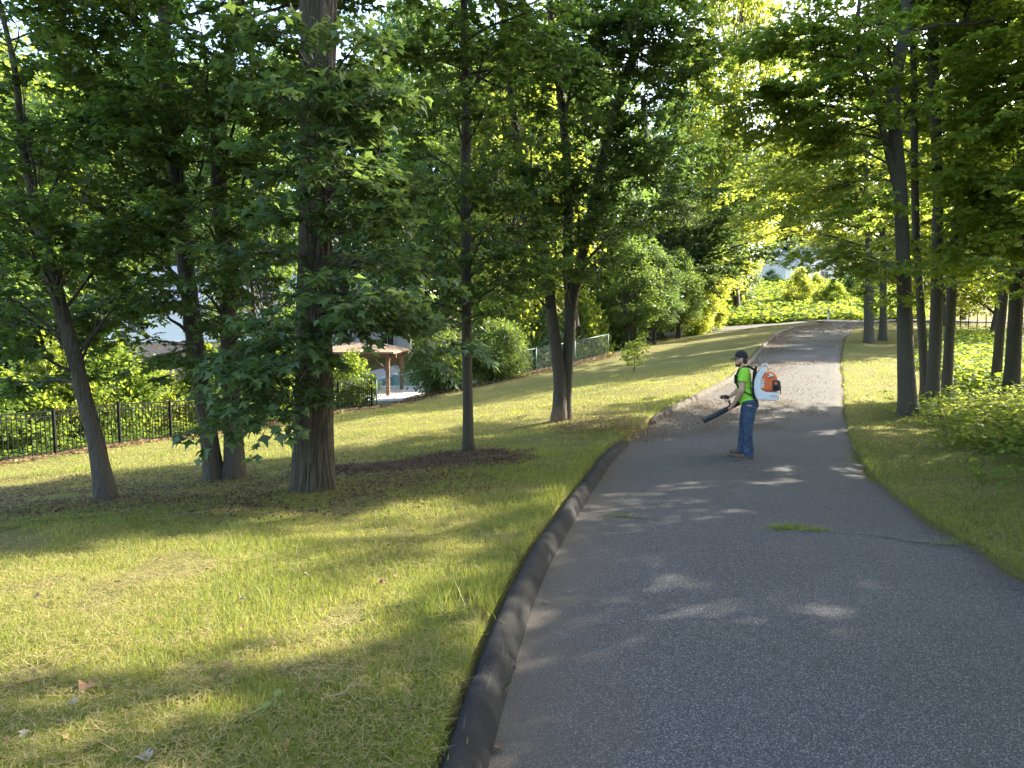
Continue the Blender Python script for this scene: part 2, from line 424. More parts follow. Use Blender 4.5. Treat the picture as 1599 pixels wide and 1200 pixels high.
# transverse cracks, a few millimetres wide and ragged
m, nt, b = mat('crack_dirt'); b.inputs['Roughness'].default_value = 1.0
nt.links.new(ramp(nt, noise_fac(nt, 30, 3, 0.6, objco(nt)), [(0.3, (0.012, 0.011, 0.010)), (0.7, (0.045, 0.040, 0.030))]), b.inputs['Base Color'])
def crack(pix, w0, seed):
    P = np.array([road_hit(*p) for p in pix]); s_ = np.linspace(0, 1, len(P)); t = np.linspace(0, 1, 90)
    x = np.interp(t, s_, P[:, 0]) + (fbm(t * 14, t * 0, seed) - .5) * 0.12; y = np.interp(t, s_, P[:, 1]) + (fbm(t * 17, t * 0 + 5, seed + 4) - .5) * 0.16 + (vn(t * 60, t * 0, seed + 9) - .5) * 0.03
    w = w0 * (0.15 + 1.1 * fbm(t * 11, t * 0, seed + 2)) * np.minimum(1, np.minimum(t, 1 - t) * 12)
    V = np.concatenate([np.stack([x, y - w, road_z(x, y - w) + 0.0045], 1), np.stack([x, y + w, road_z(x, y + w) + 0.0045], 1)])
    F = np.array([[i, i + 1, 90 + i + 1, 90 + i] for i in range(89)])
    tag(link('road_crack', mesh_arr('road_crack', V, F), m), kind='structure')
crack([(935, 803), (1010, 812), (1110, 822), (1230, 829), (1300, 832), (1400, 843), (1490, 853), (1545, 872)], 0.012, 3)
crack([(1150, 908), (1230, 912), (1330, 915), (1400, 912)], 0.006, 21)
crack([(1440, 890), (1500, 908), (1560, 918), (1640, 930)], 0.007, 33)

# cross street beyond the far end
mst = simple('pale_street_asphalt', (0.105, 0.102, 0.096), 0.95, 0.15, 3, spec=0.1)
xs = np.linspace(13, 100, 80); V = []
for j, w in enumerate((-2.6, -0.9, 0.9, 2.6)):
    yy = 63.6 + w + 0.02 * (xs - 25)
    V.append(np.stack([xs, yy, np.maximum(gz(xs, yy), gz(xs, yy + 1.0)) + 0.05], 1))
V = np.array(V); I = np.arange(320).reshape(4, 80)
F = np.stack([I[:-1, :-1], I[:-1, 1:], I[1:, 1:], I[1:, :-1]], -1).reshape(-1, 4)
tag(link('street', mesh_arr('street', V.reshape(-1, 3), F, True), mst), kind='structure')

# ------------------------------------------------------------------ kerb berms (extruded asphalt, two runs)
def kerbmat(name, lo, hi):
    m, nt, b = mat(name); co = objco(nt)
    n1 = noise_fac(nt, 3, 4, 0.65, co); n2 = noise_fac(nt, 55, 4, 0.7, co)
    mp = nod(nt, 'ShaderNodeMapping'); mp.inputs['Scale'].default_value = (40, 3, 14); mp.inputs['Rotation'].default_value = (0, 0, 0.5); nt.links.new(co, mp.inputs[0])
    sc = noise_fac(nt, 1.0, 2, 0.5, mp.outputs[0])
    c = ramp(nt, n1, [(0.3, lo), (0.7, hi)])
    c = mixc(nt, maths(nt, 'MULTIPLY', n2, 0.25), c, tuple(x * 1.5 for x in hi))
    c = mixc(nt, maths(nt, 'MULTIPLY', maths(nt, 'SUBTRACT', sc, 0.66), 4.0, True), c, (0.15, 0.147, 0.14))
    nt.links.new(c, b.inputs['Base Color']); b.inputs['Roughness'].default_value = 0.92; b.inputs['Specular IOR Level'].default_value = 0.10
    bump(nt, b, maths(nt, 'ADD', n2, maths(nt, 'MULTIPLY', n1, 2)), 0.9, 0.012)
    return m
PROF = [(-0.02, -0.06), (0.0, 0.0), (0.035, 0.045), (0.07, 0.095), (0.105, 0.125), (0.15, 0.138), (0.195, 0.128), (0.225, 0.10), (0.245, 0.05), (0.275, -0.10)]
PROF = [(u * 0.68, h * 0.80) for u, h in PROF]
def kerb(d0, d1, mt, hs=1.0, seed=0):
    V = []; ds = np.arange(d0, d1 + 1e-6, 0.04 if d1 < 20 else 0.07)
    for i, d in enumerate(ds):
        a = float(xl(d)); t = np.array([float(xl(d + .1) - xl(d - .1)), 0.2]); t /= np.hypot(*t); nrm = np.array([-t[1], t[0]])
        end = min(1.0, 0.35 + (d1 - d) / 0.35, 0.35 + (d - d0) / 0.35)
        crack = 1.0 - 0.22 * max(0.0, 1 - abs(((d * 1.0 + 0.35 * math.sin(seed + d)) % 1.9) - 1.0) / 0.05)
        row = []
        for j, (u, h) in enumerate(PROF):
            w = 1 + 0.14 * (vn(d * 1.6, j * 0.7, 40 + seed) - 0.5)
            hh = h * hs * end * crack * (1 + 0.22 * (vn(d * 0.9, j * 0.15 + 7, 50 + seed) - 0.5)) + 0.006 * (vn(d * 9, j * 1.3, 60) - 0.5)
            row.append((a + nrm[0] * u * w, d + nrm[1] * u * w, float(zr(d)) + hh))
        V.append(row)
    V = np.array(V); n, k = V.shape[:2]; I = np.arange(n * k).reshape(n, k)
    F = np.stack([I[:-1, :-1], I[1:, :-1], I[1:, 1:], I[:-1, 1:]], -1).reshape(-1, 4)
    return link('kerb', mesh_arr('kerb', V.reshape(-1, 3), F[:, ::-1], True), mt)
M['kerb'] = kerbmat('black_kerb', (0.020, 0.020, 0.0205), (0.038, 0.038, 0.0385))
M['kerbgrey'] = kerbmat('dusty_kerb', (0.050, 0.047, 0.041), (0.095, 0.088, 0.076))
KEND = road_hit(975, 694)[1]; KSTART = road_hit(1021, 660)[1]
tag(kerb(-5, KEND, M['kerb'], 1.0, 1), 'black rounded asphalt kerb along the near road edge', 'kerb', kind='structure')
tag(kerb(KSTART, 58.5, M['kerbgrey'], 1.1, 5), 'dusty grey kerb curving along the far road edge', 'kerb', kind='structure')
# ------------------------------------------------------------------ trees
def norm(v): return v / np.maximum(np.linalg.norm(v, axis=-1, keepdims=True), 1e-9)
LEAF = {
 'maple': (np.array([[0, .40, 0], [0, 0, 0], [.42, .10, -.11], [.21, .36, -.03], [.48, .66, -.14], [0, 1, -.10], [-.48, .66, -.14], [-.21, .36, -.03], [-.42, .10, -.11]]),
           np.array([[0, i, i + 1] for i in range(1, 8)] + [[0, 8, 1]])),
 'star': (np.array([[0, 0, 0], [.50, .30, -.12], [.17, .50, -.03], [0, 1, -.12], [-.17, .50, -.03], [-.50, .30, -.12]]), np.array([[0, 1, 2], [0, 2, 3], [0, 3, 4], [0, 4, 5]])),
 'mid': (np.array([[0, 0, 0], [.36, .18, -.07], [.38, .62, -.10], [0, 1, -.06], [-.38, .62, -.10], [-.36, .18, -.07], ]),
         np.array([[0, 1, 2], [0, 2, 3], [0, 3, 4], [0, 4, 5]])),
 'far': (np.array([[0, 0, 0], [.40, .48, -.10], [0, 1, -.04], [-.40, .48, -.10]]), np.array([[0, 1, 2], [0, 2, 3]])),
 'thin': (np.array([[0, 0, 0], [.13, .45, -.02], [0, 1, -.10], [-.13, .45, -.02]]), np.array([[0, 1, 2], [0, 2, 3]])),
}
def leaf_mesh(name, P, D, N, sz, kind):
    T, TF = LEAF[kind]
    D = norm(D); Sd = norm(np.cross(D, N)); N2 = np.cross(Sd, D)
    V = P[:, None, :] + sz[:, None, None] * (T[None, :, 0:1] * Sd[:, None, :] + T[None, :, 1:2] * D[:, None, :] + T[None, :, 2:3] * N2[:, None, :])
    F = (np.arange(len(P)) * len(T))[:, None, None] + TF[None]
    return mesh_arr(name, V.reshape(-1, 3), F.reshape(-1, 3))

class Grow:
    """one tree: stems, limbs, side branches, twigs and leaves"""
    def __init__(s, seed, leaf=0.11, kind='maple', twigs=True, nleaf=7, dens=1.0, sec_sp=0.185, twig_sp=0.095):
        s.r = np.random.RandomState(seed); s.leaf = leaf; s.kind = kind; s.tw = twigs; s.dens = dens
        s.sec_sp = sec_sp; s.twig_sp = twig_sp; s.nleaf = nleaf
        s.stems = []; s.tubes = MB(); s.LP = []; s.LD = []; s.LN = []; s.LS = []
    def stem(s, P, Rd): s.stems.append((np.array(P, float), np.array(Rd, float)))
    def stem_px(s, pts, d, H, lean=0.0, z0=None, taper=0.75):
        """pts = (px, py, width_px) from the foot upwards, all at distance d (leaning away by lean per metre), carried on to height H over the foot"""
        P = []; Rd = []
        for i, (px, py, w) in enumerate(pts):
            p = at(px, py, d)
            if i == 0: zb = p[2] if z0 is None else z0; p[2] = zb
            dd = d + lean * (p[2] - zb); p2 = at(px, py, dd) if i else p
            P.append(p2); Rd.append(w / FPX * d / 2)
        P[0][2] -= 0.15
        dirn = norm(P[-1] - P[-2]); dirn = norm(dirn * 0.6 + np.array([0, 0, 0.6])); top = zb + H; r0 = Rd[-1]; n = 6
        z_now = P[-1][2]
        if top > z_now + 0.5:
            step = (top - z_now) / n
            for k in range(n):
                dirn = norm(dirn + s.r.normal(0, 0.07, 3)); dirn[2] = max(dirn[2], 0.75)
                P.append(P[-1] + dirn * step / dirn[2]); Rd.append(max(0.012, r0 * (1 - (k + 1) / n * 0.93)))
        s.stem(P, Rd); return s
    def along(s, i, z):
        P, Rd = s.stems[i]; k = int(np.clip(np.searchsorted(P[:, 2], z) - 1, 0, len(P) - 2))
        t = np.clip((z - P[k, 2]) / max(1e-6, P[k + 1, 2] - P[k, 2]), 0, 1)
        return P[k] * (1 - t) + P[k + 1] * t, Rd[k] * (1 - t) + Rd[k + 1] * t
    def limb(s, a, b, r0, sag=0.0, dens=1.0, bare=0.25, spread=1.0, flat=1.0):
        """limb from a to b, arching; carries side branches with leaves"""
        r = s.r; a = np.array(a, float); b = np.array(b, float); L = np.linalg.norm(b - a)
        if L < 0.2: return
        ts = np.linspace(0, 1, 7); P = a[None] * (1 - ts[:, None]) + b[None] * ts[:, None]
        P[:, 2] += sag * L * np.sin(np.pi * ts); wob = r.normal(0, 0.035 * L, (7, 3)); wob[0] = 0; P += wob * ts[:, None]
        rad = np.maximum(r0 * (1 - ts) ** 0.8, 0.006); s.tubes.tube(P, list(rad), 5 if r0 < 0.05 else 7, False)
        n = max(3, int(L / s.sec_sp * dens * s.dens)); sd = 1
        for t in np.sort(r.uniform(bare, 1.0, n)):
            k = min(5, int(t * 6)); f = t * 6 - k; p = P[k] * (1 - f) + P[k + 1] * f; dr = norm(P[k + 1] - P[k])
            sd = -sd; ang = r.uniform(0.6, 1.25) * sd
            c_, s_ = math.cos(ang), math.sin(ang)
            h = np.array([dr[0] * c_ - dr[1] * s_, dr[0] * s_ + dr[1] * c_, dr[2] * 0.5 + r.normal(0.02, 0.22)])
            s.side(p, norm(h), np.clip((0.22 + 0.42 * (1 - t)) * L, 0.35, 1.5) * spread * r.uniform(0.7, 1.2), rad[k] * 0.5, flat)
        s.side(P[-1], norm(P[-1] - P[-2]), np.clip(0.25 * L, 0.4, 0.9) * spread, 0.008, flat)
    def side(s, p, h, L, r0, flat=1.0):
        r = s.r
        e = p + h * L; e[2] -= 0.12 * L; mdl = p + h * L * 0.5; mdl[2] += 0.04 * L
        r0 = min(max(r0, 0.006), 0.02)
        s.tubes.tube([p, mdl, e], [r0, r0 * 0.6, 0.003], 3, False)
        k = max(3, int(L / s.twig_sp)); t = np.sort(r.uniform(0.15, 1, k))
        Q = np.where(t[:, None] < 0.5, p + (mdl - p) * t[:, None] * 2, mdl + (e - mdl) * (t[:, None] * 2 - 1))
        sg = np.where(np.arange(k) % 2 == 0, 1.0, -1.0); ang = sg * r.uniform(0.5, 1.2, k); ang[-1] = 0
        c_, s_ = np.cos(ang), np.sin(ang)
        T = norm(np.stack([h[0] * c_ - h[1] * s_, h[0] * s_ + h[1] * c_, h[2] * 0.5 + r.normal(-0.05, 0.25 / flat, k)], 1))
        tl = r.uniform(0.16, 0.38, k) * (s.leaf / 0.11) ** 0.5
        if s.tw:
            for i in range(k): s.tubes.tube([Q[i], Q[i] + T[i] * tl[i]], [0.004, 0.002], 3, False)
        nl = s.nleaf; fr = np.linspace(0.3, 1.0, nl)[None] * np.ones((k, 1))
        pos = Q[:, None] + T[:, None] * (tl[:, None] * fr)[..., None] + r.normal(0, 0.025, (k, nl, 3))
        ls = np.where(np.arange(nl) % 2 == 0, 1.0, -1.0); ls[-1] = 0
        side = np.stack([-T[:, 1], T[:, 0], np.zeros(k)], 1)
        D = T[:, None] * 0.55 + side[:, None] * ls[None, :, None] * 0.85 + r.normal(0, 0.22, (k, nl, 3)); D[..., 2] -= r.uniform(0.05, 0.55, (k, nl))
        N = r.normal(0, 0.33, (k, nl, 3)); N[..., 2] += 1.0
        s.LP.append(pos.reshape(-1, 3)); s.LD.append(D.reshape(-1, 3)); s.LN.append(N.reshape(-1, 3))
        s.LS.append(s.leaf * r.uniform(0.65, 1.25, k * nl))
    def crown(s, i, h0, h1, n, L0, L1, up=0.35, dens=1.0, az=None, bare=0.25, sag=0.05, rk=0.4):
        """n limbs on stem i between heights h0..h1 above its foot, reach L0 at the bottom to L1 at the top"""
        r = s.r; zb = s.stems[i][0][0, 2]; a = r.uniform(0, 6.28)
        for j in range(n):
            t = (j + r.uniform(0, 0.8)) / n; z = zb + h0 + (h1 - h0) * t
            p, rd = s.along(i, z); a += 2.39996 + r.normal(0, 0.3)
            aa = a if az is None else r.uniform(az[0], az[1])
            L = (L0 + (L1 - L0) * t) * r.uniform(0.75, 1.15); u = up * (0.4 + t) + r.normal(0, 0.10)
            b = p + norm(np.array([math.cos(aa), math.sin(aa), u])) * L
            s.limb(p, b, min(rd * rk, 0.03 + 0.01 * L), sag, dens, bare)
        return s
    def to(s, i, z_from, px, py, d, r0=0.03, sag=0.08, dens=1.0, bare=0.3, spread=1.0):
        """a limb that reaches the place seen at (px,py,d)"""
        zb = s.stems[i][0][0, 2]; p, rd = s.along(i, zb + z_from)
        s.limb(p, at(px, py, d), min(r0, rd * 0.7), sag, dens, bare, spread); return s
    def build(s, name, label, leafm, bark, group=None, sides=16, cat='tree', ridge=0.0, flare=0.35, foot=None):
        P0 = s.stems[0][0][0]; root = empty(name, (float(P0[0]), float(P0[1]), float(P0[2]) + 0.15))
        off = np.array(root.location)
        tag(root, label, cat, group)
        for j, (P, Rd) in enumerate(s.stems):
            link('trunk', trunk_mesh(P - off, Rd, sides, ridge, flare, s.r), bark, root)
        s.tubes.v = [(x - off[0], y - off[1], z - off[2]) for x, y, z in s.tubes.v]
        if s.tubes.v: s.tubes.build('branches', bark, root, True)['kind'] = 'stuff'
        if s.LP:
            LP_, LD_, LN_, LS_ = (np.concatenate(q) for q in (s.LP, s.LD, s.LN, s.LS))
            o = link('crown', leaf_mesh('crown', LP_ - off, LD_, LN_, LS_, s.kind), leafm, root); o['kind'] = 'stuff'
            s.count = len(LP_)
        return root

def trunk_mesh(P, Rd, sides, ridge, flare, r):
    seg = np.concatenate([[0], np.cumsum(np.linalg.norm(np.diff(P, axis=0), axis=1))]); L = seg[-1]
    n = max(12, int(L / (0.085 if ridge else 0.22))); t = np.linspace(0, L, n)
    C = np.stack([np.interp(t, seg, P[:, k]) for k in range(3)], 1); rr = np.interp(t, seg, Rd)
    kk = max(3, int(n * 0.06)) | 1; ker = np.ones(kk) / kk
    for k in range(3): C[:, k] = np.convolve(np.pad(C[:, k], kk // 2, mode='reflect', reflect_type='odd'), ker, 'valid')
    rr = np.convolve(np.pad(rr, kk // 2, mode='edge'), ker, 'valid')
    if not ridge: C[2:-1, :2] += np.convolve(r.normal(0, 0.03, n), np.ones(5) / 5, 'same')[2:-1, None] * rr[2:-1, None] * 3
    hgt = C[:, 2] - P[0, 2] - 0.15
    a = np.linspace(0, 2 * np.pi, sides, endpoint=False)
    ph = r.uniform(0, 6.28, 3)
    lob = 1 + flare * np.exp(-np.clip(hgt, 0, None) / 0.28)[:, None] * (0.75 + 0.35 * np.sin(a * 5 + ph[0])[None] + 0.2 * np.sin(a * 3 + ph[1])[None])
    und = 1 + 0.05 * np.sin(a * 2 + ph[2] + t[:, None] * 0.7) + 0.03 * np.sin(a * 3 + ph[1] + t[:, None] * 1.9)
    rad = rr[:, None] * lob * und
    if ridge:
        A = a[None] + 0 * t[:, None]; T = t[:, None] + 0 * a[None]
        w = 11
        u = A / (2 * np.pi) * w * 2 + 0.9 * np.sin(T * 4.2 + 3 * np.sin(A * 3)) * 0.55 + (vn(np.cos(A) * 5 + 40, T * 2.3 + np.sin(A) * 5, 3) - .5) * 2.2
        rd = np.abs(((u) % 1.0) - 0.5) * 2          # 0 in the ridge middle, 1 in the furrow
        cut = vn(np.cos(A) * 9 + 20, T * 9 + np.sin(A) * 9, 8)
        rad = rad + ridge * (0.5 - sstep(0.35, 1.0, rd)) + ridge * 0.5 * (cut - 0.5)
    X = C[:, 0:1] + rad * np.cos(a)[None]; Y = C[:, 1:2] + rad * np.sin(a)[None]; Z = C[:, 2:3] + 0 * rad
    V = np.stack([X, Y, Z], -1).reshape(-1, 3); I = np.arange(n * sides).reshape(n, sides); I2 = np.roll(I, -1, axis=1)
    F = np.stack([I[:-1], I2[:-1], I2[1:], I[1:]], -1).reshape(-1, 4)
    return mesh_arr('trunk', V, F, True)

def clump_tree(name, label, base, H, W, seed, leafm, bark, nclump=70, per=130, leaf=0.2, h0=0.2, kind='far', group=None, cat='tree', trunk=0.16, flatk=0.5, csize=0.75, shape=1.0, depth=None, up=0.8, stems=1):
    """farther tree or shrub: limbs that end in loose clumps of leaves, open between the clumps"""
    r = np.random.RandomState(seed); base = np.array(base, float); D = depth or W
    root = empty(name, tuple(base)); tag(root, label, cat, group)
    tb = MB(); u = r.normal(0, 1, (nclump, 3)); u /= np.linalg.norm(u, axis=1)[:, None]
    rad = r.uniform(0.35, 1.0, nclump) ** 0.5
    zc = (u[:, 2] * rad * 0.5 + 0.5); zc = h0 + (1 - h0) * zc
    prof = np.interp((zc - h0) / (1 - h0), [0, 0.3, 0.65, 1.0], [0.75, 1.0, 0.85 * shape, 0.30 * shape])
    C = np.stack([u[:, 0] * rad * W / 2 * prof, u[:, 1] * rad * D / 2 * prof, zc * H], 1)
    if trunk > 0:
        for j in range(stems):
            q = np.array([[0, 0, -0.2], [r.normal(0, .05 * H), r.normal(0, .05 * H), H * 0.4], [r.normal(0, .07 * H), r.normal(0, .07 * H), H * 0.85]])
            if stems > 1: q[:, 0] += r.uniform(-.12, .12) * W; q[:, 1] += r.uniform(-.1, .1) * W
            link('trunk', trunk_mesh(q, np.array([trunk, trunk * .7, trunk * .15]), 10, 0, 0.3, r), bark, root)
        for c in C[::2]:
            z = c[2] * r.uniform(0.35, 0.75); s0 = q[0] + (q[1] - q[0]) * min(1, z / (H * 0.4)) if z < H * 0.4 else q[1] + (q[2] - q[1]) * min(1, (z - H * 0.4) / (H * 0.45))
            m_ = (s0 + c) / 2 + np.array([0, 0, 0.06 * H * r.uniform(-.3, 1)])
            tb.tube([s0, m_, c], [trunk * 0.28, trunk * 0.16, 0.01], 4, False)
        tb.build('branches', bark, root, True)['kind'] = 'stuff'
    n = nclump * per
    cid = np.repeat(np.arange(nclump), per)
    o = r.normal(0, 1, (n, 3)); o *= (csize * r.uniform(0.6, 1.25, nclump))[cid][:, None] * np.array([0.55, 0.55, 0.55 * flatk])
    P = C[cid] + o
    P[:, 2] = np.maximum(P[:, 2], 0.05)
    Dr = o.copy(); Dr[:, 2] *= 0.4; Dr = norm(Dr) + r.normal(0, 0.35, (n, 3)); Dr[:, 2] -= 0.2
    N = r.normal(0, 0.45, (n, 3)); N[:, 2] += up
    cr = link('crown', leaf_mesh('crown', P, Dr, N, leaf * r.uniform(0.6, 1.3, n), kind), leafm, root); cr['kind'] = 'stuff'
    return root

def copy_tree(o, loc=None, rz=0.0, sc=1.0, label=None, parent=None):
    c = o.copy(); COL.objects.link(c)
    if parent is not None: c.parent = parent
    else:
        c.location = loc; c.rotation_euler = (0, 0, rz); c.scale = (sc, sc, sc)
        if label: c['label'] = label
    for ch in [k for k in bpy.data.objects if k.parent == o]: copy_tree(ch, parent=c)
    return c

def scaled_copy(proto, base, W, H, leafm=None, label=None, cat=None, group=None, name=None, rz=0.0):
    r_, W0, H0 = proto
    c = copy_tree(r_, tuple(base), rz, 1.0); c.scale = (W / W0, W / W0, H / H0)
    if name: c.name = name
    tag(c, label, cat, group)
    if leafm is not None:
        for ch in [k for k in bpy.data.objects if k.parent == c and k.name.startswith('crown')]:
            ch.material_slots[0].link = 'OBJECT'; ch.material_slots[0].material = leafm
    return c
def drop(o):
    for k in [k for k in bpy.data.objects if k.parent == o]: bpy.data.objects.remove(k)
    bpy.data.objects.remove(o)

def foot(px, py): return ground_hit(px, py)
def GP(x, y): return np.array([x, y, float(gz(x, y))])

# --- the leaning young maple at the far left
f = foot(172, 781)
g = Grow(11, 0.12, 'star', nleaf=9)
g.stem_px([(172, 781, 30), (152, 700, 24), (128, 610, 22), (108, 530, 21), (85, 450, 19), (66, 370, 17), (48, 290, 14), (30, 210, 11)], f[1], 8.5, z0=f[2])
for (px, py, dd, zf) in [(20, 330, 8.2, 2.6), (140, 300, 8.6, 2.9), (60, 230, 8.8, 3.3), (-60, 420, 8.6, 2.2), (215, 350, 9.6, 2.6), (0, 250, 9.5, 3.2), (20, 600, 9.9, 1.7), (-40, 520, 8.4, 1.8),
                         (225, 430, 10.2, 2.0), (90, 400, 8.4, 2.4), (170, 470, 10.4, 1.8), (10, 470, 10.5, 2.0), (40, 150, 9.0, 3.8), (150, 180, 9.8, 3.8), (-50, 300, 8.8, 3.0)]:
    g.to(0, zf, px, py, dd, 0.025, 0.04, 1.15, 0.2)
g.crown(0, 4.2, 8.2, 12, 2.2, 1.0)
g.build('maple_tree', 'slim maple leaning left, nearest the left edge, trunk dark and bare below', M['maple'], M['bark'], 'maples on the lawn')

# --- the two-stemmed maple left of the oak
f = foot(352, 750)
g = Grow(12, 0.12, 'star', nleaf=9)
g.stem_px([(338, 750, 31), (330, 690, 27), (318, 620, 26), (303, 520, 25), (292, 430, 24), (284, 370, 23), (272, 260, 21), (264, 160, 20), (258, 60, 18)], f[1], 12, z0=f[2])
g.stem_px([(363, 750, 34), (364, 690, 30), (362, 600, 28), (357, 500, 26), (350, 400, 24), (343, 290, 22), (340, 190, 21), (352, 110, 17), (372, 20, 14)], f[1] + 0.05, 12, z0=f[2])
for (i, zf, px, py, dd) in [(0, 2.9, 200, 360, 9.5), (0, 3.2, 150, 330, 11), (0, 3.6, 190, 240, 9.8), (1, 3.3, 420, 320, 10.8), (1, 2.9, 400, 400, 9.9), (1, 2.3, 400, 520, 9.6), (0, 2.4, 230, 480, 10.8), (0, 2.2, 240, 560, 11),
                            (0, 4.2, 160, 150, 10), (0, 4.4, 300, 120, 9), (1, 4.0, 430, 180, 11.5), (1, 4.8, 420, 60, 10.5), (0, 5.0, 200, 40, 10), (0, 4.6, 120, 80, 11), (1, 2.6, 300, 450, 9.3), (1, 3.4, 330, 330, 9.0),
                            (1, 2.0, 300, 570, 9.4), (0, 3.8, 320, 220, 9.2), (0, 5.2, 90, 10, 9.5), (1, 5.0, 300, 20, 9.0), (1, 2.2, 420, 600, 10.6)]:
    g.to(i, zf, px, py, dd, 0.035, 0.06, 1.0, 0.25)
g.crown(0, 5.5, 11.5, 12, 3.0, 1.2); g.crown(1, 5.5, 11.5, 12, 3.0, 1.2)
g.build('maple_tree', 'twin-stemmed maple with two dark trunks rising from one foot', M['maple'], M['bark'], 'maples on the lawn')

# --- the big oak
f = foot(486, 766)
g = Grow(13, 0.14, 'star', nleaf=9, twig_sp=0.085, sec_sp=0.155)
g.stem_px([(487, 766, 60), (488, 700, 56), (490, 620, 52), (491, 520, 49), (492, 420, 47), (493, 300, 45), (495, 180, 48), (498, 80, 50), (499, 10, 56)], f[1], 14, z0=f[2])
dO = f[1]
for (zf, px, py, dd) in [(1.9, 400, 620, dO - 1.1), (2.1, 340, 640, dO - 1.0), (2.2, 450, 560, dO - 1.3), (2.3, 560, 520, dO - 1.0), (2.5, 640, 500, dO - .8), (2.4, 600, 470, dO - 1.4), (2.7, 420, 500, dO - 1.2), (2.9, 560, 400, dO + .8),
                         (3.2, 600, 330, dO - .8), (3.4, 540, 270, dO - 1.2), (3.8, 600, 250, dO - .6), (4.2, 540, 180, dO - 1.1), (4.4, 610, 130, dO - 1), (4.6, 470, 140, dO - 1.3), (4.0, 430, 230, dO - 1.0), (3.4, 440, 330, dO - 1.3),
                         (4.9, 560, 60, dO - 1), (4.6, 390, 110, dO - .8), (5.2, 430, 30, dO - 1), (3.1, 380, 400, dO - .9), (2.1, 380, 560, dO - 1.2), (3.0, 660, 420, dO - .4), (3.6, 650, 290, dO + .6), (1.8, 440, 640, dO - 1.2), (2.6, 700, 530, dO - .3)]:
    g.to(0, zf, px, py, dd, 0.03, 0.05, 0.95, 0.35, 0.8)
g.crown(0, 7.2, 13, 20, 4.2, 1.8, dens=0.8, rk=0.25)
g.build('oak_tree', 'big oak with the thickest trunk, deeply furrowed bark', M['oak'], M['oakbark'], sides=176, ridge=0.030, flare=0.22)

# --- the slim straight maple
f = foot(732, 704)
g = Grow(14, 0.12, 'star', nleaf=9)
g.stem_px([(732, 704, 18), (731, 640, 16), (729, 560, 15), (728, 480, 15), (728, 400, 16), (727, 300, 15), (727, 200, 14), (726, 100, 13), (724, 0, 11)], f[1], 11, z0=f[2])
d5 = f[1]
for (zf, px, py, dd) in [(2.6, 640, 470, d5 - .6), (2.7, 690, 440, d5 - 1.2), (2.8, 800, 430, d5 - .8), (3.0, 620, 400, d5), (3.2, 820, 370, d5 - .5), (3.3, 760, 360, d5 - 1.2), (3.4, 660, 360, d5 - 1), (3.7, 600, 300, d5 + .5), (3.8, 830, 300, d5),
                         (4.2, 680, 280, d5 - 1.3), (4.3, 780, 270, d5 - 1.2), (4.8, 640, 210, d5 - .5), (4.9, 810, 210, d5 - .5), (5.4, 700, 150, d5 - 1.2), (5.5, 790, 130, d5 - .8), (6.0, 650, 90, d5), (6.2, 780, 40, d5 - 1), (6.2, 700, 30, d5 - 1),
                         (2.5, 770, 490, d5 - .4), (2.4, 690, 500, d5 + .5), (2.7, 860, 400, d5 + .4), (6.4, 840, 60, d5 + .5)]:
    g.to(0, zf, px, py, dd, 0.025, 0.06, 1.0, 0.2)
g.crown(0, 6.6, 10.8, 14, 2.2, 0.9)
g.build('maple_tree', 'slim straight maple standing by the dark mulch patch', M['maple'], M['bark'], 'maples on the lawn')

# --- the multi-stemmed maple by the kerb
f = foot(876, 657)
g = Grow(15, 0.125, 'star', nleaf=9)
d6 = f[1]
g.stem_px([(874, 657, 23), (875, 600, 20), (869, 550, 18), (862, 500, 17), (856, 440, 16), (846, 380, 16), (832, 320, 15), (812, 250, 13), (798, 150, 12), (790, 40, 11)], d6, 13, z0=f[2])
g.stem_px([(881, 657, 19), (884, 600, 18), (889, 540, 18), (893, 470, 18), (904, 420, 17), (918, 360, 17), (933, 290, 16), (950, 210, 15), (972, 140, 14), (996, 70, 13), (1015, 0, 11)], d6 + .1, 13, z0=f[2])
g.stem_px([(893, 500, 17), (888, 440, 16), (887, 380, 16), (888, 320, 15), (885, 240, 14), (876, 150, 13), (862, 60, 11)], d6 + .2, 11)
for (i, zf, px, py, dd) in [(0, 3.6, 740, 330, d6 - 1), (0, 3.9, 770, 270, d6 - 1.6), (0, 4.4, 700, 240, d6), (1, 3.5, 980, 340, d6 - .8), (1, 4.2, 1010, 270, d6 - 1), (1, 4.6, 1040, 200, d6 - .5), (1, 3.9, 900, 300, d6 - 2), (2, 2.0, 860, 260, d6 - 2),
                            (2, 2.4, 920, 220, d6 - 1.8), (0, 5.2, 820, 180, d6 - 1.6), (1, 5.4, 960, 160, d6 - 1.8), (0, 6.2, 740, 120, d6 - 1), (2, 3.6, 880, 120, d6 - 1.5), (1, 6.4, 1070, 120, d6 - .5), (2, 4.6, 910, 40, d6 - 1.5), (0, 7, 800, 40, d6 - 1.2),
                            (1, 7.2, 1000, 40, d6 - 1.6), (0, 2.9, 790, 390, d6 - 1), (1, 3.0, 940, 400, d6 - 1), (0, 2.7, 820, 450, d6 - .6), (1, 2.8, 870, 420, d6 - 1.4), (0, 3.2, 880, 350, d6 - 1.6), (1, 7.2, 1080, 40, d6), (1, 3.8, 1050, 320, d6 + .4),
                            (2, 5.0, 960, 90, d6 - 1.2), (2, 3.0, 830, 310, d6 - 1.8)]:
    g.to(i, zf, px, py, dd, 0.035, 0.07, 1.0, 0.25)
for i in (0, 1, 2): g.crown(i, 7.5 - (2.5 if i == 2 else 0), 12.5 - (2.5 if i == 2 else 0), 11, 3.0, 1.2)
g.build('maple_tree', 'three-stemmed maple beside the kerb, forking low above the lawn', M['maple'], M['bark'], 'maples on the lawn')

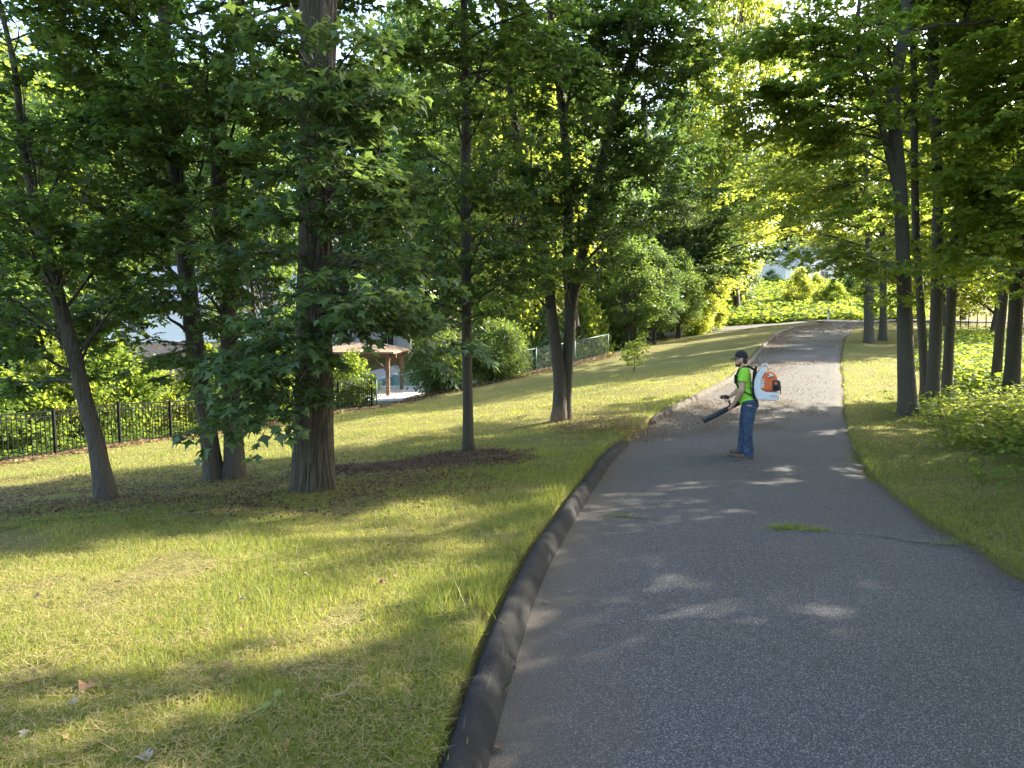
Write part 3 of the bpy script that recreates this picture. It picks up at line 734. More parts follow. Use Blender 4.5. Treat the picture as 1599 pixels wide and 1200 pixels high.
# --- the row of maples on the right
f = foot(1418, 647); d8 = f[1]
g = Grow(18, 0.135, 'star', twigs=False, nleaf=8)
g.stem_px([(1418, 647, 27), (1416, 590, 25), (1413, 500, 23), (1410, 400, 21), (1407, 310, 20), (1402, 262, 20), (1397, 200, 18), (1392, 150, 18), (1402, 105, 17), (1414, 50, 16), (1417, 0, 15)], d8, 16, z0=f[2])
g.stem_px([(1403, 285, 12), (1388, 245, 11), (1378, 200, 9), (1362, 150, 8), (1345, 100, 7), (1338, 40, 6)], d8, 6)
for (i, zf, px, py, dd) in [(0, 3.4, 1310, 400, d8 - .4), (0, 3.5, 1260, 390, d8 + .5), (0, 3.6, 1380, 420, d8 - 1.2), (0, 3.7, 1450, 430, d8 - 1), (0, 3.3, 1340, 430, d8 - .6), (0, 5.5, 1280, 300, d8), (0, 5.8, 1230, 200, d8 + 1), (0, 6.2, 1300, 180, d8 - 1), (0, 6.6, 1200, 130, d8),
                            (0, 7.0, 1330, 110, d8 - 1.2), (0, 7.4, 1260, 60, d8), (0, 7.6, 1380, 50, d8 - 1.5), (1, 1.0, 1300, 250, d8 - .5), (1, 1.5, 1240, 260, d8 + .5), (1, 2.0, 1270, 140, d8 - .5), (0, 6.6, 1440, 160, d8 - 1.6), (0, 7.8, 1180, 60, d8 + .5),
                            (0, 5.2, 1330, 330, d8 - 1), (0, 8.2, 1300, 20, d8 - 1), (0, 3.1, 1400, 470, d8 - .6), (0, 6.4, 1170, 210, d8 + 1.5), (0, 6.9, 1120, 170, d8 + 1)]:
    g.to(i, zf, px, py, dd, 0.03, 0.06, 1.0, 0.3)
g.crown(0, 8.5, 15.8, 20, 4.2, 1.4)
g.build('maple_tree', 'thick maple nearest the road edge on the right, forking high up', M['maplebacklit'], M['palebark'], 'maples on the right of the road')

f = foot(1456, 628); d9 = f[1]
g = Grow(19, 0.135, 'star', twigs=False, nleaf=8)
g.stem_px([(1456, 630, 20), (1459, 560, 18), (1463, 470, 17), (1464, 400, 16), (1465, 300, 15), (1460, 170, 16), (1455, 75, 15), (1461, 0, 13)], d9, 16, z0=f[2])
g.stem_px([(1446, 630, 15), (1441, 540, 13), (1436, 450, 12), (1430, 360, 11), (1428, 244, 10), (1427, 112, 9), (1423, 20, 8)], d9 + .5, 11, z0=f[2])
for (i, zf, px, py, dd) in [(0, 4.6, 1530, 390, d9 - 1), (0, 5.2, 1540, 300, d9), (0, 6.2, 1400, 260, d9 + 1), (0, 7.0, 1530, 200, d9 - 1), (0, 7.6, 1390, 130, d9 + 1), (0, 8.2, 1520, 100, d9 - 1), (1, 6.6, 1350, 210, d9 + 1), (1, 7.6, 1340, 90, d9), (0, 8.8, 1430, 30, d9 - 1.5), (1, 4.4, 1390, 390, d9 - .5)]:
    g.to(i, zf, px, py, dd, 0.03, 0.06, 1.0, 0.3)
g.crown(0, 8.5, 15.8, 18, 3.8, 1.4); g.crown(1, 6.5, 10.5, 8, 2.4, 1.2)
g.build('maple_tree', 'straight maple with a thin second stem, in the middle of the right cluster', M['maplebacklit'], M['palebark'], 'maples on the right of the road')

g = Grow(20, 0.135, 'star', twigs=False, nleaf=8)
f = foot(1478, 624); d10 = f[1]
g.stem_px([(1478, 624, 17), (1482, 540, 15), (1486, 450, 14), (1489, 390, 14), (1499, 318, 14), (1510, 225, 15), (1516, 112, 14), (1514, 0, 12)], d10, 17, z0=f[2])
for (i, zf, px, py, dd) in [(0, 5.0, 1560, 380, d10), (0, 6.0, 1580, 260, d10 - 1), (0, 7.2, 1590, 150, d10 - .5), (0, 7.8, 1440, 140, d10 + 1), (0, 8.6, 1580, 60, d10 - 1), (0, 8.4, 1450, 50, d10 + .5), (0, 4.6, 1540, 440, d10 + .5)]:
    g.to(i, zf, px, py, dd, 0.03, 0.06, 1.0, 0.3)
g.crown(0, 8.0, 16.8, 22, 4.2, 1.6)
t10 = g.build('maple_tree', 'maple curving right at the back of the right cluster', M['maplebacklit'], M['palebark'], 'maples on the right of the road')

f = foot(1553, 612); d12 = f[1]
g = Grow(21, 0.15, 'far', twigs=False, nleaf=8)
g.stem_px([(1553, 613, 15), (1560, 540, 13), (1566, 470, 13), (1574, 400, 14), (1584, 320, 13), (1596, 230, 12), (1604, 120, 11), (1606, 0, 10)], d12, 17, z0=f[2])
for (i, zf, px, py, dd) in [(0, 5.6, 1530, 330, d12 - 1), (0, 6.2, 1630, 300, d12 - 2), (0, 7, 1540, 230, d12 - 2), (0, 8, 1560, 120, d12 - 2), (0, 9, 1550, 30, d12 - 2), (0, 4.6, 1600, 420, d12 - 1)]:
    g.to(i, zf, px, py, dd, 0.03, 0.06, 1.0, 0.3)
g.crown(0, 6.5, 16.6, 26, 4.4, 1.6)
g.build('maple_tree', 'slender maple leaning right, second from the right edge', M['maplebacklit'], M['bark'], 'maples on the right of the road')
f = foot(1578, 620); d13 = f[1]
g = Grow(22, 0.15, 'far', twigs=False, nleaf=8)
g.stem_px([(1578, 620, 23), (1582, 560, 21), (1587, 480, 19), (1592, 400, 21), (1602, 300, 19), (1612, 200, 17), (1618, 60, 14)], d13, 16, z0=f[2])
for (i, zf, px, py, dd) in [(0, 3.6, 1540, 400, d13 - 3), (0, 3.8, 1590, 350, d13 - 4), (0, 4.0, 1560, 260, d13 - 4), (0, 4.6, 1590, 180, d13 - 4.5), (0, 5.2, 1570, 330, d13 - 3), (0, 6.4, 1585, 60, d13 - 4)]:
    g.to(i, zf, px, py, dd, 0.03, 0.06, 1.1, 0.3)
g.crown(0, 4.5, 15.6, 26, 4.2, 1.4)
g.build('maple_tree', 'dark maple trunk at the right edge of the picture', M['maplebacklit'], M['bark'], 'maples on the right of the road')

# --- two farther trunks on the right lawn
for (px, py, w, sd_, lab, tg) in [(1357, 536, 15, 31, 'left of two distant maples standing on the right lawn', [(1290, 330), (1230, 300), (1320, 260), (1250, 220), (1360, 300), (1180, 330), (1340, 410), (1160, 280), (1200, 250)]),
                                   (1379, 532, 12, 32, 'right of two distant maples standing on the right lawn', [(1400, 330), (1450, 300), (1370, 260), (1480, 380), (1420, 420), (1350, 350), (1400, 470), (1440, 240)])]:
    f = foot(px, py); dd = f[1]
    g = Grow(sd_, 0.19, 'far', twigs=False, nleaf=6, sec_sp=0.36, twig_sp=0.15)
    g.stem_px([(px, py, w), (px, py - 60, w * .85), (px + 1, py - 120, w * .8), (px - 2, py - 200, w * .6), (px - 6, py - 300, w * .4)], dd, 15, z0=f[2])
    for k, (a, b_) in enumerate(tg): g.to(0, 2.6 + (470 - b_) / 40, a, b_, dd + (-3, 2, 0)[k % 3], 0.07, 0.05, 1.1, 0.2, 1.5)
    g.crown(0, 8, 14.5, 24, 5.2, 2.4); g.crown(0, 4.6, 8.0, 9, 6.0, 5.6)
    g.build('maple_tree', lab, M['bright'], M['palebark'], 'distant maples on the right lawn')
# ------------------------------------------------------------------ more maples on the right, out of the frame, whose crowns shade the road
def shade_tree(seed, h0):
    g = Grow(seed, 0.18, 'far', twigs=False, nleaf=8, sec_sp=0.45, twig_sp=0.165)
    g.stem([(0, 0, -0.15), (0.05, 0.1, 2.5), (0.15, 0.0, 5), (0.1, 0.1, 8), (0, 0, 11), (0, 0, 13)], [0.2, 0.16, 0.14, 0.11, 0.06, 0.02])
    g.crown(0, h0, 12.5, 50, 4.7, 1.6, up=0.3, dens=1.15)
    return g.build('maple_tree', 'maple standing out of view right of the near road', M['maplebacklit'], M['bark'], 'maples beyond the right edge of the view')
SH = [shade_tree(41, 2.8), shade_tree(42, 3.8)]
SHADE = [(9.4, 4.6, 0.3, 1.0, 0), (11.6, 6.4, 1.9, 0.95, 1), (7.8, 0.6, 4.0, 1.0, 0), (14.5, 4.0, 2.8, 1.1, 0), (15.8, 8.6, 5.2, 1.05, 1), (13.0, -1.5, 0.9, 1.1, 0), (4.9, -4.5, 3.0, 1.0, 1), (20.5, 8.0, 2.2, 1.2, 0), (9.9, 9.3, 0.7, 0.52, 0), (10.7, 11.6, 2.9, 0.56, 1), (8.4, 6.2, 5.0, 0.48, 0), (18.6, 17.2, 1.4, 1.0, 0), (16.2, 12.8, 3.6, 0.8, 1), (13.2, 12.6, 2.6, 0.55, 0)]
used = set()
for (x, y, rz, sc, k) in SHADE:
    o = SH[k] if k not in used else copy_tree(SH[k], (0, 0, 0)); used.add(k)
    p = GP(x, y); o.location = tuple(p); o.rotation_euler = (0, 0, rz); o.scale = (sc, sc, sc)

# ------------------------------------------------------------------ background trees and shrubs
PT = [(clump_tree('proto', 'p', (0, 0, -500), 13, 9, 100, M['maple'], M['bark'], 120, 130, 0.25, 0.10, csize=1.0, trunk=0.2), 9, 13),
      (clump_tree('proto', 'p', (0, 0, -500), 13, 9, 101, M['maple'], M['bark'], 150, 110, 0.25, 0.05, csize=0.8, trunk=0.2, stems=2), 9, 13),
      (clump_tree('proto', 'p', (0, 0, -500), 13, 9, 102, M['maple'], M['bark'], 95, 170, 0.25, 0.20, csize=1.15, trunk=0.22, flatk=0.4), 9, 13)]
PS = [(clump_tree('proto', 'p', (0, 0, -500), 2.2, 2.6, 110, M['maple'], M['bark'], 45, 130, 0.13, 0.0, csize=0.36, trunk=0.03, stems=4, flatk=0.8), 2.6, 2.2),
      (clump_tree('proto', 'p', (0, 0, -500), 2.2, 2.6, 111, M['maple'], M['bark'], 60, 100, 0.12, 0.0, csize=0.30, trunk=0.03, stems=3, flatk=0.6, shape=1.1), 2.6, 2.2)]
PY = [(clump_tree('proto', 'p', (0, 0, -500), 3.0, 3.4, 112, M['yew'], M['bark'], 80, 190, 0.22, 0.12, 'thin', csize=0.42, trunk=0.05, stems=5, flatk=0.8, shape=1.25), 3.4, 3.0)]
_n = [0]
def bgtree(px, d, H, W, mk, label, group, k=None, name='background_tree'):
    _n[0] += 1; k = _n[0] if k is None else k
    p = at(px, 560, d); b_ = GP(p[0], d)
    return scaled_copy(PT[k % 3], b_, W, H, M[mk], label, 'tree', group, name, _n[0] * 1.7)
def shrub(px, py, w, h, mk, label, group=None, d=None, name='shrub', cat='shrub', P=None, k=None):
    _n[0] += 1; f = foot(px, py) if d is None else GP(at(px, 560, d)[0], d)
    s_ = f[1] / FPX; P = P or PS
    return scaled_copy(P[(_n[0] if k is None else k) % len(P)], f, w * s_, h * s_, M[mk], label, cat, group, name, _n[0] * 2.1)

G1 = 'trees behind the houses and the lawn'
for (px, d, H, W, mk, lab) in [
        (-70, 24, 12, 9, 'maple', 'dark leafy tree behind the fence at the left edge'), (40, 30, 14, 9, 'bright', 'tall pale-leaved tree behind the iron fence, far left'),
        (110, 27, 12, 7, 'maple', 'dark leafy tree behind the iron fence, left of the white house'), (400, 30, 12, 6, 'maple', 'dark tree between the white house and the big oak'),
        (600, 74, 19, 11, 'dense', 'tall tree rising behind the pool house roof'), (690, 50, 16, 9, 'maple', 'leafy tree behind the round yew bushes by the pool'),
        (800, 46, 15, 9, 'bright', 'light green tree behind the chain link fence'), (905, 52, 17, 9, 'dense', 'tall dense tree behind the green fence end'),
        (250, 80, 22, 14, 'dense', 'far tall tree behind the white house'), (460, 84, 22, 13, 'maple', 'far tall tree seen behind the oak trunk'), (20, 60, 20, 13, 'dense', 'far dense tree behind the left garden'),
        (540, 60, 18, 9, 'dense', 'tall dark tree left of the pool house'), (330, 66, 20, 11, 'maple', 'tall dark tree behind the roof of the white house'), (150, 62, 20, 12, 'dense', 'tall dense tree behind the left end of the white house'),
        (750, 66, 20, 12, 'maple', 'tall tree behind the slim maple, beyond the pool'), (850, 70, 21, 12, 'bright', 'tall light tree behind the three-stemmed maple'), (650, 62, 23, 11, 'dense', 'tall dense tree beyond the pool, right of the pool house'), (1150, 76, 31, 13, 'bright', 'tallest light tree across the street, above the sweeping limbs')]:
    bgtree(px, d, H * (1.42 if d > 45 else 1.1), W * (1.15 if d > 45 else 1), mk, lab, G1)

# the dark thicket tree on the left of the far lawn, limbs sweeping out over the road
f = foot(1012, 531); dT = f[1]
g = Grow(51, 0.24, 'far', twigs=False, nleaf=8, sec_sp=0.40, twig_sp=0.17)
g.stem_px([(1012, 531, 16), (1010, 480, 14), (1012, 420, 13), (1018, 340, 12), (1010, 240, 10), (1004, 150, 8)], dT, 17, z0=f[2])
g.stem_px([(1022, 531, 16), (1032, 480, 15), (1050, 435, 14), (1090, 408, 12), (1140, 388, 9), (1190, 372, 7), (1230, 350, 4)], dT + .5, 0, z0=f[2])
g.stem_px([(1030, 520, 13), (1050, 450, 13), (1072, 410, 12), (1100, 370, 11), (1130, 330, 9), (1165, 290, 7), (1200, 255, 4)], dT + 1.0, 0, z0=f[2])
for k, (i, zf, px, py, r0) in enumerate([(0, 2, 950, 480, .05), (0, 2, 1060, 490, .05), (0, 3, 930, 440, .06), (0, 4, 960, 400, .06), (0, 5, 1080, 430, .06), (0, 5, 930, 380, .06), (0, 6, 980, 350, .06), (0, 6, 1070, 370, .06), (0, 7, 940, 320, .06), (0, 8, 1000, 300, .06), (0, 8, 1080, 310, .06),
                                         (0, 9, 960, 260, .06), (0, 9, 1060, 250, .06), (0, 10, 1110, 220, .06), (0, 11, 930, 210, .05), (0, 11, 1010, 200, .05), (0, 12, 1080, 160, .05), (0, 13, 980, 130, .05), (0, 13, 1040, 100, .05), (0, 3, 1000, 500, .05),
                                         (1, 4.6, 1140, 420, .05), (1, 5, 1200, 400, .05), (1, 4.4, 1160, 350, .05), (1, 5.6, 1230, 380, .04), (2, 4, 1140, 300, .05), (2, 6, 1200, 300, .05), (2, 7, 1190, 220, .05), (2, 5, 1130, 370, .05), (2, 8, 1230, 260, .04), (2, 3, 1100, 440, .05), (1, 4, 1100, 450, .05)]):
    g.to(i, zf, px, py, dT + (-2.5, 1.5, -1, 2.5)[k % 4], r0, 0.06, 1.0, 0.15, 1.6)
g.crown(0, 11, 16.5, 16, 4.5, 2)
g.build('thicket_tree', 'large dark tree left of the far lawn, limbs sweeping over the road', M['dense'], M['bark'])
G2 = 'thicket trees at the left of the far lawn'
for (px, d, H, W, mk, lab) in [(975, dT + 1.5, 9, 6, 'dense', 'dense dark tree just left of the sweeping thicket tree'), (1050, dT + 4, 12, 7, 'silver', 'silvery green tree top behind the thicket'), (930, dT + 3, 10, 6, 'maple', 'dark tree at the end of the chain link fence'),
                               (1085, dT + 7, 11, 7, 'bright', 'yellow green tree at the right end of the thicket'), (1000, dT + 7, 16, 9, 'dense', 'tall dark tree behind the thicket'), (1120, dT + 14, 21, 11, 'bright', 'tall light tree behind the sweeping limbs'), (1060, dT + 22, 26, 13, 'dense', 'tallest tree behind the thicket')]:
    bgtree(px, d, H, W, mk, lab, G2, name='thicket_side_tree')
for (px, py, w, h, mk, lab) in [
        (950, 548, 90, 120, 'dense', 'dark leafy shrub at the end of the green chain link fence'), (985, 543, 90, 130, 'maple', 'dark shrub at the left foot of the thicket tree'),
        (1022, 538, 80, 120, 'dense', 'dark shrub hiding the foot of the thicket tree'), (1055, 530, 76, 110, 'maple', 'low shrub right of the thicket tree trunk'),
        (1085, 523, 64, 80, 'bright', 'sunlit shrub near the right end of the thicket'), (1108, 518, 54, 60, 'bright', 'yellow green shrub ending the thicket on the right'),
        (910, 545, 90, 140, 'bright', 'pale shrub behind the chain link fence left of the thicket'), (850, 556, 95, 120, 'dense', 'shrub behind the chain link fence beyond the three-stemmed maple'), (815, 562, 85, 130, 'bright', 'light shrub behind the chain link fence right of the yews')]:
    if px in (985, 1022, 1055):
        f = foot(px, py); s_ = f[1] / FPX; _n[0] += 1; scaled_copy(PT[px % 2], f, w * s_ * 1.2, h * s_ * 1.3, M[mk], lab, 'shrub', 'shrubs at the lawn edge', 'shrub', px)
        continue
    shrub(px, py, w, h, mk, lab, 'shrubs at the lawn edge', {910: 44.5, 850: 43, 815: 42}.get(px))
shrub(688, 601, 104, 112, 'yew', 'round dark yew bush left of the slim maple trunk', 'yew bushes', 34.0, 'yew_bush', 'bush', PY)
shrub(772, 590, 98, 114, 'yew', 'round yew bush right of the slim maple trunk, sunlit top', 'yew bushes', 35.4, 'yew_bush', 'bush', PY)
shrub(548, 640, 84, 92, 'weed', 'bright green shrub growing through the iron fence end', None, 31.4)
for (px, w, h, dd, mk, lab) in [(10, 150, 130, 20.6, 'weed', 'leafy shrub behind the iron fence at the left edge'), (90, 130, 170, 22.0, 'bright', 'tall light shrub behind the iron fence left of the leaning maple'),
        (175, 130, 150, 23, 'weed', 'bright shrub behind the iron fence right of the leaning maple'), (235, 110, 120, 25, 'bright', 'yellow green shrub behind the fence left of the twin maple'),
        (425, 100, 120, 29, 'weed', 'bright shrub behind the fence between twin maple and oak'), (55, 120, 110, 24.5, 'dense', 'dark shrub in the garden behind the left fence'), (325, 110, 130, 27, 'weed', 'shrub behind the fence hidden by the twin trunks'),
        (120, 120, 170, 26, 'bright', 'tall pale shrub in the garden left of the white house'), (470, 80, 130, 31, 'dense', 'dark shrub behind the oak trunk')]:
    shrub(px, 650, w, h, mk, lab, 'shrubs behind the iron fence', dd)
# far slope across the street
G3 = 'trees on the far slope'
for (px, py, w, h, mk, lab) in [(1155, 478, 60, 85, 'silver', 'pale tree on the slope across the street, left of the clearing'), (1246, 478, 46, 56, 'bright', 'rounded light green tree beyond the far street'), (1274, 474, 32, 46, 'bright', 'small rounded tree right of the light green tree'),
        (1302, 478, 40, 36, 'weed', 'low bright shrub on the far slope'), (1204, 446, 26, 24, 'dense', 'dark little shrub high on the clearing'), (1112, 470, 60, 110, 'bright', 'light tree on the far slope beside the thicket'), (1355, 470, 70, 70, 'dense', 'dark shrub on the far slope behind the two distant maples')]:
    shrub(px, py, w, h, mk, lab, G3, name='slope_tree', cat='tree')
# distant wood on the skyline
r = np.random.RandomState(5)
for k in range(18):
    px = -60 + k * 100 + r.uniform(-30, 30)
    bgtree(px, r.uniform(125, 165), 20 * r.uniform(.8, 1.3), 17, ('bright', 'dense', 'silver')[k % 3], 'distant tree in the wood along the skyline', 'distant wood', name='skyline_tree')
G4 = 'trees behind the right hand maples'
for (px, d, H, W, mk, lab) in [(1545, 40, 12, 8, 'bright', 'sunlit tree behind the right hand maples'), (1470, 50, 14, 9, 'bright', 'yellow green tree between the right hand trunks'), (1640, 52, 14, 9, 'bright', 'sunlit tree at the right edge behind the weeds'),
        (1400, 62, 16, 10, 'bright', 'tall light tree behind the two distant maples'), (1300, 122, 27, 14, 'bright', 'light tree at the top of the far slope'), (1215, 128, 28, 14, 'bright', 'tall light tree on the far slope right of the thicket'), (1500, 66, 18, 12, 'maple', 'tall dark tree behind the right fence')]:
    bgtree(px, d, H, W, mk, lab, G4)
for (o, _, _) in PT + PS + PY: drop(o)

# ------------------------------------------------------------------ houses, pavilion, pool
M['white'] = simple('white_siding', (0.72, 0.71, 0.68), 0.6, 0.05, 2)
M['brick'] = simple('pinkish_brick', (0.36, 0.24, 0.19), 0.85, 0.25, 9)
M['roofgrey'] = simple('pale_roof_shingle', (0.34, 0.34, 0.35), 0.85, 0.2, 5)
M['roofdark'] = simple('dark_roof_shingle', (0.070, 0.062, 0.058), 0.85, 0.3, 6)
M['glass'] = simple('window_glass', (0.04, 0.05, 0.06), 0.08, 0.1, 1, bmp=0)
M['cedar'] = simple('cedar_timber', (0.15, 0.078, 0.042), 0.7, 0.3, 7)
M['cedarroof'] = simple('cedar_shingle', (0.20, 0.135, 0.09), 0.8, 0.3, 10)
M['concrete'] = simple('pool_deck_concrete', (0.42, 0.39, 0.35), 0.85, 0.12, 2)
def house(name, label, px, d, wid, dep, h_lo, h_up, roof_h, lowm, upm, roofm, rz, wins):
    p = at(px, 600, d); b_ = GP(p[0], d); b_[2] -= 0.15
    root = empty(name, tuple(b_), rz); tag(root, label, 'house')
    q = MB(); q.box((0, dep / 2, h_lo / 2), (wid / 2, dep / 2, h_lo / 2)); q.build('ground_floor_wall', lowm, root)
    if h_up > 0:
        q = MB(); q.box((0, dep / 2, h_lo + h_up / 2), (wid / 2 + .06, dep / 2 + .06, h_up / 2)); q.build('upper_wall', upm, root)
        for j in range(int(h_up / 0.22)):
            q = MB(); z = h_lo + 0.11 + j * 0.22; q.box((0, -0.075, z), (wid / 2 + .06, 0.014, 0.10), Matrix.Rotation(R(-5), 3, 'X')); q.build('siding_board', upm, root)
    H = h_lo + h_up; e = 0.5
    q = MB(); q.add([(-wid / 2 - e, -e, H - .12), (wid / 2 + e, -e, H - .12), (wid / 2 + e, dep / 2, H + roof_h), (-wid / 2 - e, dep / 2, H + roof_h),
                     (-wid / 2 - e, dep + e, H - .12), (wid / 2 + e, dep + e, H - .12),
                     (-wid / 2 - e, -e, H + .06), (wid / 2 + e, -e, H + .06), (wid / 2 + e, dep / 2, H + roof_h + .2), (-wid / 2 - e, dep / 2, H + roof_h + .2), (-wid / 2 - e, dep + e, H + .06), (wid / 2 + e, dep + e, H + .06)],
                    [(0, 1, 2, 3)[::-1], (3, 2, 5, 4)[::-1], (6, 7, 8, 9), (9, 8, 11, 10), (0, 1, 7, 6), (4, 10, 11, 5), (0, 6, 9, 3), (3, 9, 10, 4), (1, 2, 8, 7), (2, 5, 11, 8)])
    rf = q.build('roof', roofm, root)
    q = MB(); q.bar((-wid / 2 - e, -e - .05, H - .05), (wid / 2 + e, -e - .05, H - .05), .1, .12); q.build('gutter', M['white'], root)
    q = MB(); q.add([(-wid / 2, .02, H), (-wid / 2, dep - .02, H), (-wid / 2, dep / 2, H + roof_h - .1)], [(0, 1, 2)]); q.build('gable_wall', upm if h_up > 0 else lowm, root)
    q = MB(); q.add([(wid / 2, .02, H), (wid / 2, dep - .02, H), (wid / 2, dep / 2, H + roof_h - .1)], [(0, 2, 1)]); q.build('gable_wall', upm if h_up > 0 else lowm, root)
    for (wx, wz, ww, wh) in wins:
        q = MB(); q.box((wx, -0.10, wz), (ww / 2 + .08, 0.05, wh / 2 + .08)); w_ = q.build('window', M['white'], root)
        for sx in (-1, 1):
            q = MB(); q.box((wx + sx * ww / 4, -0.155, wz), (ww / 4 - .03, 0.01, wh / 2 - .03)); q.build('pane', M['glass'], w_)
    return root
house('house', 'white sided house with brick ground floor behind the left trees', 255, 48, 17, 9, 3.0, 2.6, 2.6, M['brick'], M['white'], M['roofgrey'], R(6), [(-5, 4.3, 1.1, 1.4), (-1.5, 4.3, 1.1, 1.4), (2, 4.3, 1.1, 1.4), (5.5, 4.3, 1.1, 1.4), (-4, 1.6, 1.3, 1.3), (3.5, 1.6, 1.8, 1.3)])
house('pool_house', 'low dark-roofed building beyond the pool, right of the oak', 575, 66, 8, 8, 2.6, 0, 2.6, M['white'], M['white'], M['roofdark'], R(-10), [(-2, 1.4, 1.2, 1.2), (2, 1.4, 1.2, 1.2)])
house('house', 'pale house with light wall behind the pool house roof', 575, 84, 14, 9, 2.8, 4.6, 2.4, M['white'], M['white'], M['roofgrey'], R(-4), [(-3, 5, 1.3, 1.5), (1, 5, 1.3, 1.5), (4, 5, 1.3, 1.5)])
house('house', 'far house with long grey roof on the slope at right', 1330, 118, 26, 10, 2.6, 0, 4.2, M['white'], M['white'], M['roofgrey'], R(12), [(-6, 1.4, 1.4, 1.3), (0, 1.4, 1.4, 1.3), (6, 1.4, 1.4, 1.3)])

# pool deck, pool with coping, water
DZ = ZC - 3.84
def poly_slab(name, pts, z0, z1, mt, parent=None):
    n = len(pts); q = MB()
    q.add([(x, y, z0) for x, y in pts] + [(x, y, z1) for x, y in pts], [tuple(range(n))[::-1], tuple(range(n, 2 * n))] + [(i, (i + 1) % n, n + (i + 1) % n, n + i) for i in range(n)])
    return q.build(name, mt, parent)
dk = [(-8.5, 33.4), (-4.6, 33.8), (-1.0, 37.5), (2.2, 44), (2, 60), (-10, 60), (-12, 40)]
tag(poly_slab('pool_deck', dk, DZ - 0.9, DZ, M['concrete']), kind='structure')
root = empty('swimming_pool', (-3.6, 46, DZ)); tag(root, 'swimming pool with turquoise water behind the green fence', 'pool')
m, nt, b = mat('pool_water'); b.inputs['Base Color'].default_value = (0.035, 0.20, 0.19, 1); b.inputs['Roughness'].default_value = 0.06
bump(nt, b, noise_fac(nt, 2.5, 2, 0.5, objco(nt)), 0.15, 0.05)
pc = [(-4.2, -6.0), (3.2, -5.4), (4.6, -2.0), (4.4, 8.0), (-4.6, 8.0), (-5.0, -3.0)]
poly_slab('water', pc, 0.004, 0.03, m, root)
M['coping'] = simple('pool_coping', (0.55, 0.53, 0.50), 0.7, 0.08, 3)
n = len(pc)
for i in range(n):
    a, b_ = Vector((*pc[i], 0.05)), Vector((*pc[(i + 1) % n], 0.05)); L = (b_ - a).length; k = max(1, int(L / 0.9))
    for j in range(k):
        q = MB(); q.bar(a.lerp(b_, (j + .02) / k), a.lerp(b_, (j + .98) / k), 0.36, 0.09); q.build('coping_stone', M['coping'], root)

# pavilion
pv = at(606, 620, 36.0); px0, py0 = float(pv[0]), 36.0
root = empty('pavilion', (px0, py0, DZ)); tag(root, 'open timber pavilion with brown roof and braced posts by the pool', 'pavilion')
PH = 1.95
for (x, y) in [(0, 0), (-3.2, 0.3), (0.2, 3.2), (-3.0, 3.5)]:
    q = MB(); q.box((x, y, PH / 2), (.09, .09, PH / 2)); ps = q.build('post', M['cedar'], root); bevel(ps, .012)
    sx = -1 if x > -1 else 1
    q = MB(); q.bar((x, y, PH - .75), (x + sx * .62, y, PH - .06), .09, .09); q.build('brace', M['cedar'], ps)
    sy = 1 if y < 1 else -1
    q = MB(); q.bar((x, y, PH - .72), (x, y + sy * .6, PH - .06), .09, .09); q.build('brace', M['cedar'], ps)
for (a, b_) in [((-3.6, .15), (.45, -.02)), ((-3.4, 3.5), (.6, 3.2)), ((0.0, -.35), (.2, 3.5)), ((-3.2, -.1), (-3.0, 3.8))]:
    q = MB(); q.bar((*a, PH + .09), (*b_, PH + .09), .12, .2); q.build('beam', M['cedar'], root)
q = MB(); z = PH + .2; e = [(-3.8, -.35), (.40, -.50), (.6, 3.8), (-3.6, 4.0)]
q.add([(x, y, z) for x, y in e] + [(x, y, z + .09) for x, y in e] + [(-2.4, 1.7, z + .5), (-.7, 1.6, z + .5)],
      [(3, 2, 1, 0), (0, 1, 5, 4), (1, 2, 6, 5), (2, 3, 7, 6), (3, 0, 4, 7), (4, 5, 9, 8), (5, 6, 9), (6, 7, 8, 9), (7, 4, 8)])
rf = q.build('roof', M['cedarroof'], root)

# ------------------------------------------------------------------ fences
M['iron'] = simple('black_iron', (0.008, 0.008, 0.009), 0.85, 0.2, 20, bmp=0.05, spec=0.12)
M['greenwire'] = simple('green_coated_wire', (0.055, 0.115, 0.095), 0.5, 0.2, 20, bmp=0.05)
def line_pts(pix):
    """fence line through (px, d) points"""
    return [np.array([float(at(px, 500, d)[0]), d]) for px, d in pix]
def resample(P, step):
    P = np.array(P); s_ = np.concatenate([[0], np.cumsum(np.linalg.norm(np.diff(P, axis=0), axis=1))])
    n = int(s_[-1] / step); t = np.linspace(0, s_[-1], n + 1)
    return np.stack([np.interp(t, s_, P[:, 0]), np.interp(t, s_, P[:, 1])], 1)
A = line_pts([(-50, 17.0), (8, 17.9), (118, 19.3), (260, 22.3), (420, 26.2), (578, 30.6)])
p0 = GP(*A[0]); root = empty('iron_fence', tuple(p0)); tag(root, 'black iron picket fence along the bottom of the lawn', 'fence')
FH = 1.25
posts = resample(A, 1.83)
q = MB(); q.box((0, 0, FH / 2 - .1), (.032, .032, FH / 2 + .12)); q.box((0, 0, FH + .05), (.042, .042, .012)); pme = q.mesh('post')
q = MB(); q.box((0, 0, FH / 2 + .01), (.0095, .0095, FH / 2 - .07)); kme = q.mesh('picket')
for i, (x, y) in enumerate(posts):
    o = link('post', pme, M['iron'], root); o.location = (x - p0[0], y - p0[1], float(gz(x, y)) - p0[2])
for i in range(len(posts) - 1):
    a = GP(*posts[i]) - p0; b_ = GP(*posts[i + 1]) - p0
    for h in (0.14, FH - 0.16, FH - 0.02):
        q = MB(); q.bar(a + [0, 0, h], b_ + [0, 0, h], .026, .032); q.build('rail', M['iron'], root)
    for k in range(1, 16):
        t = k / 16; c = a * (1 - t) + b_ * t
        o = link('picket', kme, M['iron'], root); o.location = tuple(c)
